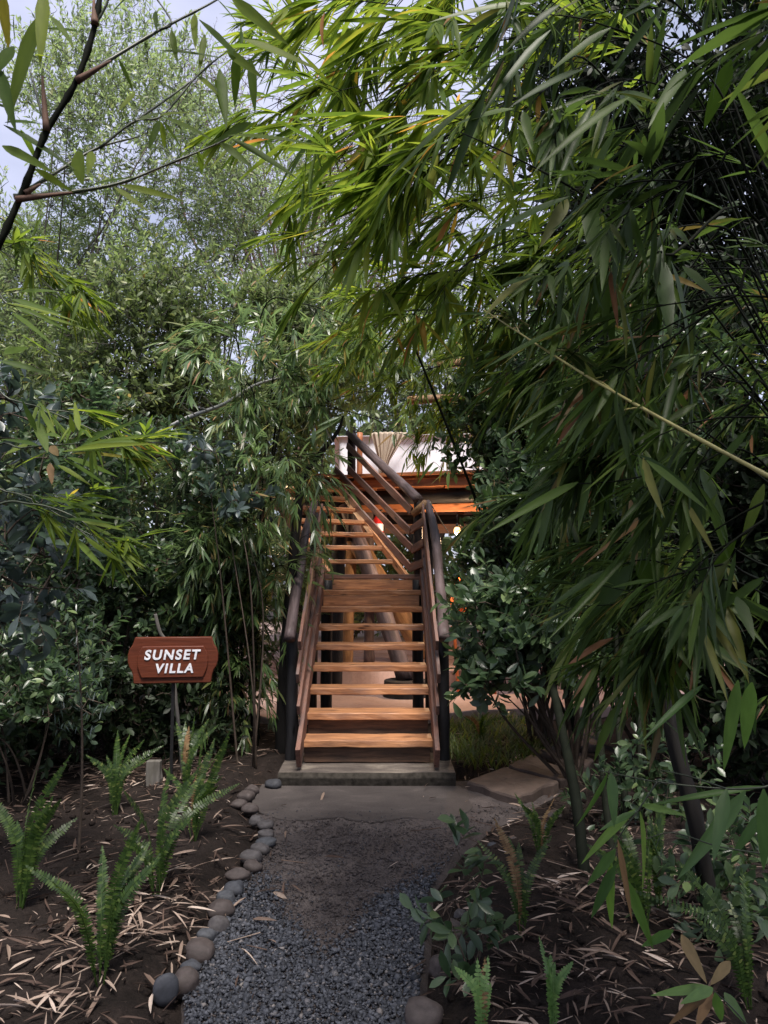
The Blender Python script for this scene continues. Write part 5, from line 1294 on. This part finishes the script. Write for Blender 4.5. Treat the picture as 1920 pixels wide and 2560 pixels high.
for st_ in ([(-1.05, 6.3, -.05), (-1.0, 6.3, 1.6), dp(-250, 200), dp(100, -20), dp(450, 40), dp(700, 110), dp(880, 230), dp(960, 255)], [dp(450, 40), dp(420, 70), dp(200, 180), dp(100, 220)], [dp(100, -20), dp(600, -160), dp(1000, -120), dp(1300, 60), dp(1420, 600), dp(1280, 530)], [dp(1000, -120), dp(1080, 200), dp(1150, 480)]):
    b = Buf(); tube(b, spline(st_, 30), np.linspace(.007, .0018, 30) if len(st_) > 7 else np.linspace(.003, .0015, 30), 6, .05); b.build('culm', MT['darkculm'], t)
hero(t, [(690, 130, 570, 240, 22), (690, 140, 628, 375, 24), (870, 260, 715, 385, 30), (880, 260, 892, 395, 34), (900, 260, 925, 370, 24), (840, 215, 945, 90, 40), (960, 250, 1105, 312, 36), (900, 350, 1015, 425, 22), (1150, 490, 1050, 350, 22), (1285, 530, 1100, 750, 50), (1420, 625, 1235, 745, 40), (1430, 630, 1415, 795, 44), (1330, 580, 1235, 655, 30), (360, 85, 130, 170, 36), (370, 90, 0, 315, 44), (420, 70, 452, 235, 46), (470, 80, 482, 195, 40), (100, 220, 88, 375, 50), (200, 220, 195, 325, 40), (370, 95, 230, 290, 34), (60, 330, -60, 470, 40), (700, 110, 800, 200, 26), (720, 120, 740, 300, 26), (1000, 60, 870, 180, 34), (1010, 60, 1040, 230, 34), (1100, 60, 1230, 160, 34), (980, -60, 830, 40, 36), (1180, 40, 1080, 180, 36), (1240, 100, 1330, 260, 36)], (760, 1020), DS, 6.0, 506, 'bamboo_green', .12)
rt = (2.9, 4.4, 0)
bamboo('shaded bamboo clump behind the near drooping leaves', rt, cane_fan(rt, 9, 3.4, 1.1, 8), 314, 'bamboo_near', 'darkculm', .2, .012, .15, .55, 2, 12, PR_BAM2, .45, ldroop=.25, spread=.6, sub=.55, tw=(.15, .4))
rt = (-3.0, 4.2, 0)
bamboo('shaded bamboo clump behind the dark fern at the picture edge', rt, cane_fan(rt, 8, 2.6, .8, 9), 315, 'bamboo_green', 'darkculm', .17, .009, .2, .5, 2, 12, PR_BAM2, .45, ldroop=.25, spread=.6, sub=.55, tw=(.15, .4))

# --- trunks and culms
def trunk_thing(name, label, cat, pts, r0, r1, mk, rings=0, group=None, rough=.1):
    p = spline(pts, 40); rr = np.linspace(r0, r1, 40)
    if rings: rr = rr * (1 + .06 * (np.arange(40) % 2))
    b = Buf(); tube(b, p, rr, 12, rough, seed=r0 * 99); loc = np.array(pts[0])
    return tag(b.build(name, MT[mk], loc=loc), label, cat, group)


g = G(702, 1915)
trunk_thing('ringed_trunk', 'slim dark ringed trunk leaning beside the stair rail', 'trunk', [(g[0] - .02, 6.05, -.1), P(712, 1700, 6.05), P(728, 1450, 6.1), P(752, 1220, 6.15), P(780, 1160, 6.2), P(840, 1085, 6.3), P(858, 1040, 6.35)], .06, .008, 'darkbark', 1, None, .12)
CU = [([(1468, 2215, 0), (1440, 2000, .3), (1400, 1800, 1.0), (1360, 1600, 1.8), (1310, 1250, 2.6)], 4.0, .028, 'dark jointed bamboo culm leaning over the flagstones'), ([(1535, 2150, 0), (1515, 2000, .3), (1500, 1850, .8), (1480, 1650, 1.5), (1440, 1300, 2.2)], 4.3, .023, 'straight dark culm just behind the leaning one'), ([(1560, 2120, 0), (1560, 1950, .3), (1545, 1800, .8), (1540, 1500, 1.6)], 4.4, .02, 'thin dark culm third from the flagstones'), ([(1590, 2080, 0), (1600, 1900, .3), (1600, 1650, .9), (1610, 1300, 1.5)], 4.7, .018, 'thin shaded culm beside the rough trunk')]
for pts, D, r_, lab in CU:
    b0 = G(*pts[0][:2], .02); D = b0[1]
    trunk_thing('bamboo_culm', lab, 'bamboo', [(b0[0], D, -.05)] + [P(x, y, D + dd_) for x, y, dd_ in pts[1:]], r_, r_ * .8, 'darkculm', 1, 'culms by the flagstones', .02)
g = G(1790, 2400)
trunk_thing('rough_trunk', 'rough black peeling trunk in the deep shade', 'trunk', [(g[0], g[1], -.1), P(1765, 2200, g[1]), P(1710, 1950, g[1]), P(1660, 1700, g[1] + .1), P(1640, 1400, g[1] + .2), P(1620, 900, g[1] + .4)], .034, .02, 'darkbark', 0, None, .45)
g = gp(196, 2150)
t = thing('sapling', 'thin bare stemmed sapling with narrow grey leaves near the sign', 'sapling', g)
b = Buf(); st_ = spline([g - (0, 0, .05), P(205, 1950, g[1]), P(203, 1750, g[1]), P(190, 1560, g[1])], 20); tube(b, st_, np.linspace(.009, .003, 20), 7, .1); b.build('stem', MT['twig'], t)
b = Buf(); rng = np.random.default_rng(8); c = st_[rng.integers(11, 20, 260)] + rng.normal(0, .07, (260, 3)); leaves(b, PR_BAM2, c, rng.normal(0, 1, (260, 3)) + (0, 0, .4), (0, 0, 1.0), rng.uniform(.035, .07, 260)); b.build('foliage', MT['bluish'], t)
# lichen branch
g = G(400, 1990); trunk_thing('bent_stick', 'bent grey stick sticking up behind the top of the sign', 'stick', [(g[0] + .06, 5.45, -.05), P(428, 1650, 5.42), P(400, 1580, 5.4), P(388, 1535, 5.4)], .014, .011, 'oldwood', 0, None, .2)
t = thing('dead_branch', 'bare lichen covered branch reaching across the shrubs towards the deck', 'branch', P(430, 1066, 6.6))
b = Buf(); c = spline([P(380, 1090, 6.8), P(470, 1045, 6.6), P(560, 1010, 6.5), (P(640, 962, 6.5)), P(720, 940, 6.5), P(800, 918, 6.5)], 30); tube(b, c, np.linspace(.022, .007, 30), 7, .2); b.build('limb', MT['lichen'], t)
b = Buf(); rng = np.random.default_rng(18)
for k in range(14):
    i = rng.integers(6, 29); d = nrm(rng.normal(0, 1, 3) + (0.2, 0, .5)); tube(b, spline([c[i], c[i] + d * .15 + rng.normal(0, .03, 3), c[i] + d * .32 + rng.normal(0, .05, 3)], 8), np.linspace(.006, .002, 8), 5, .2)
b.build('twigs', MT['lichen'], t)

# --- far woodland behind everything
rng = np.random.default_rng(91); b = Buf(); n = 26000
a = rng.uniform(R(30), R(150), n); rr = rng.uniform(17, 22, n); x = np.cos(a) * rr; y = np.sin(a) * rr
hmax = 2.6 + 3.2 * vn(a * 9, a * 0 + 3, 7) + 1.2 * vn(a * 30, a * 0, 8); z = hmax * rng.random(n) ** .8
k = rng.random(n) < .95; p = np.stack([x, y, z], -1)[k]
leaves(b, PR_MID, p, rng.normal(0, 1, p.shape) + (0, 0, .2), nrm(rng.normal(0, .5, p.shape) + (0, -.4, 1)), rng.uniform(.3, .5, len(p)), rng.uniform(.35, .7, len(p)))
o = b.build('far_woodland', MT['midleaf']); o['kind'] = 'stuff'

# ------------------------------------------------------------------ camera, light, world
cam = bpy.data.cameras.new('camera'); cam.sensor_fit = 'VERTICAL'; cam.sensor_height = 36.0; cam.lens = 36.0 * F0 / 2560.0
cam.clip_end = 1000; cam.clip_start = .05
cam.dof.use_dof = True; cam.dof.focus_distance = 5.6; cam.dof.aperture_fstop = 16.0
co = bpy.data.objects.new('camera', cam); COL.objects.link(co); co.location = (0, 0, EYE); co.rotation_euler = (R(90) + PITCH, 0, 0)
S.camera = co
SUN_EL, SUN_AZ = R(66), R(165)   # azimuth measured clockwise from +Y
sun = bpy.data.lights.new('sun', 'SUN'); sun.energy = 3.8; sun.angle = R(20); sun.color = (1, .93, .86)
so = bpy.data.objects.new('sun', sun); COL.objects.link(so)
dv = Vector((math.sin(SUN_AZ) * math.cos(SUN_EL), math.cos(SUN_AZ) * math.cos(SUN_EL), math.sin(SUN_EL)))
so.rotation_euler = dv.to_track_quat('Z', 'Y').to_euler()
w = bpy.data.worlds.new('World'); S.world = w; w.use_nodes = True
nt = w.node_tree; bg = nt.nodes['Background']
sky = nt.nodes.new('ShaderNodeTexSky'); sky.sky_type = 'NISHITA'; sky.sun_disc = False; sky.sun_elevation = SUN_EL; sky.sun_rotation = SUN_AZ
sky.air_density = 1.0; sky.dust_density = 2.0; sky.ozone_density = 1.0
tc = nt.nodes.new('ShaderNodeTexCoord'); cl = noise(nt, mapping(nt, tc.outputs['Generated'], (1.5, 1.5, 3)), 1.6, 5, .55)
cf = ramp(nt, cl, [(.35, (.35, .35, .35)), (.65, (.8, .8, .8))])
colr = mixc(nt, cf, sky.outputs[0], (7.6, 7.7, 9.9))
nt.links.new(colr, bg.inputs['Color']); bg.inputs['Strength'].default_value = .066
S.view_settings.view_transform = 'Standard'; S.view_settings.look = 'None'; S.view_settings.gamma = 1; S.view_settings.exposure = 1.1
S.view_settings.use_curve_mapping = False
cy = S.cycles
cy.use_denoising = True
try: cy.denoiser = 'OPENIMAGEDENOISE'
except Exception: pass
cy.max_bounces = 6; cy.diffuse_bounces = 4; cy.glossy_bounces = 2; cy.transmission_bounces = 4; cy.transparent_max_bounces = 4
cy.sample_clamp_indirect = 4.0; cy.caustics_reflective = False; cy.caustics_refractive = False
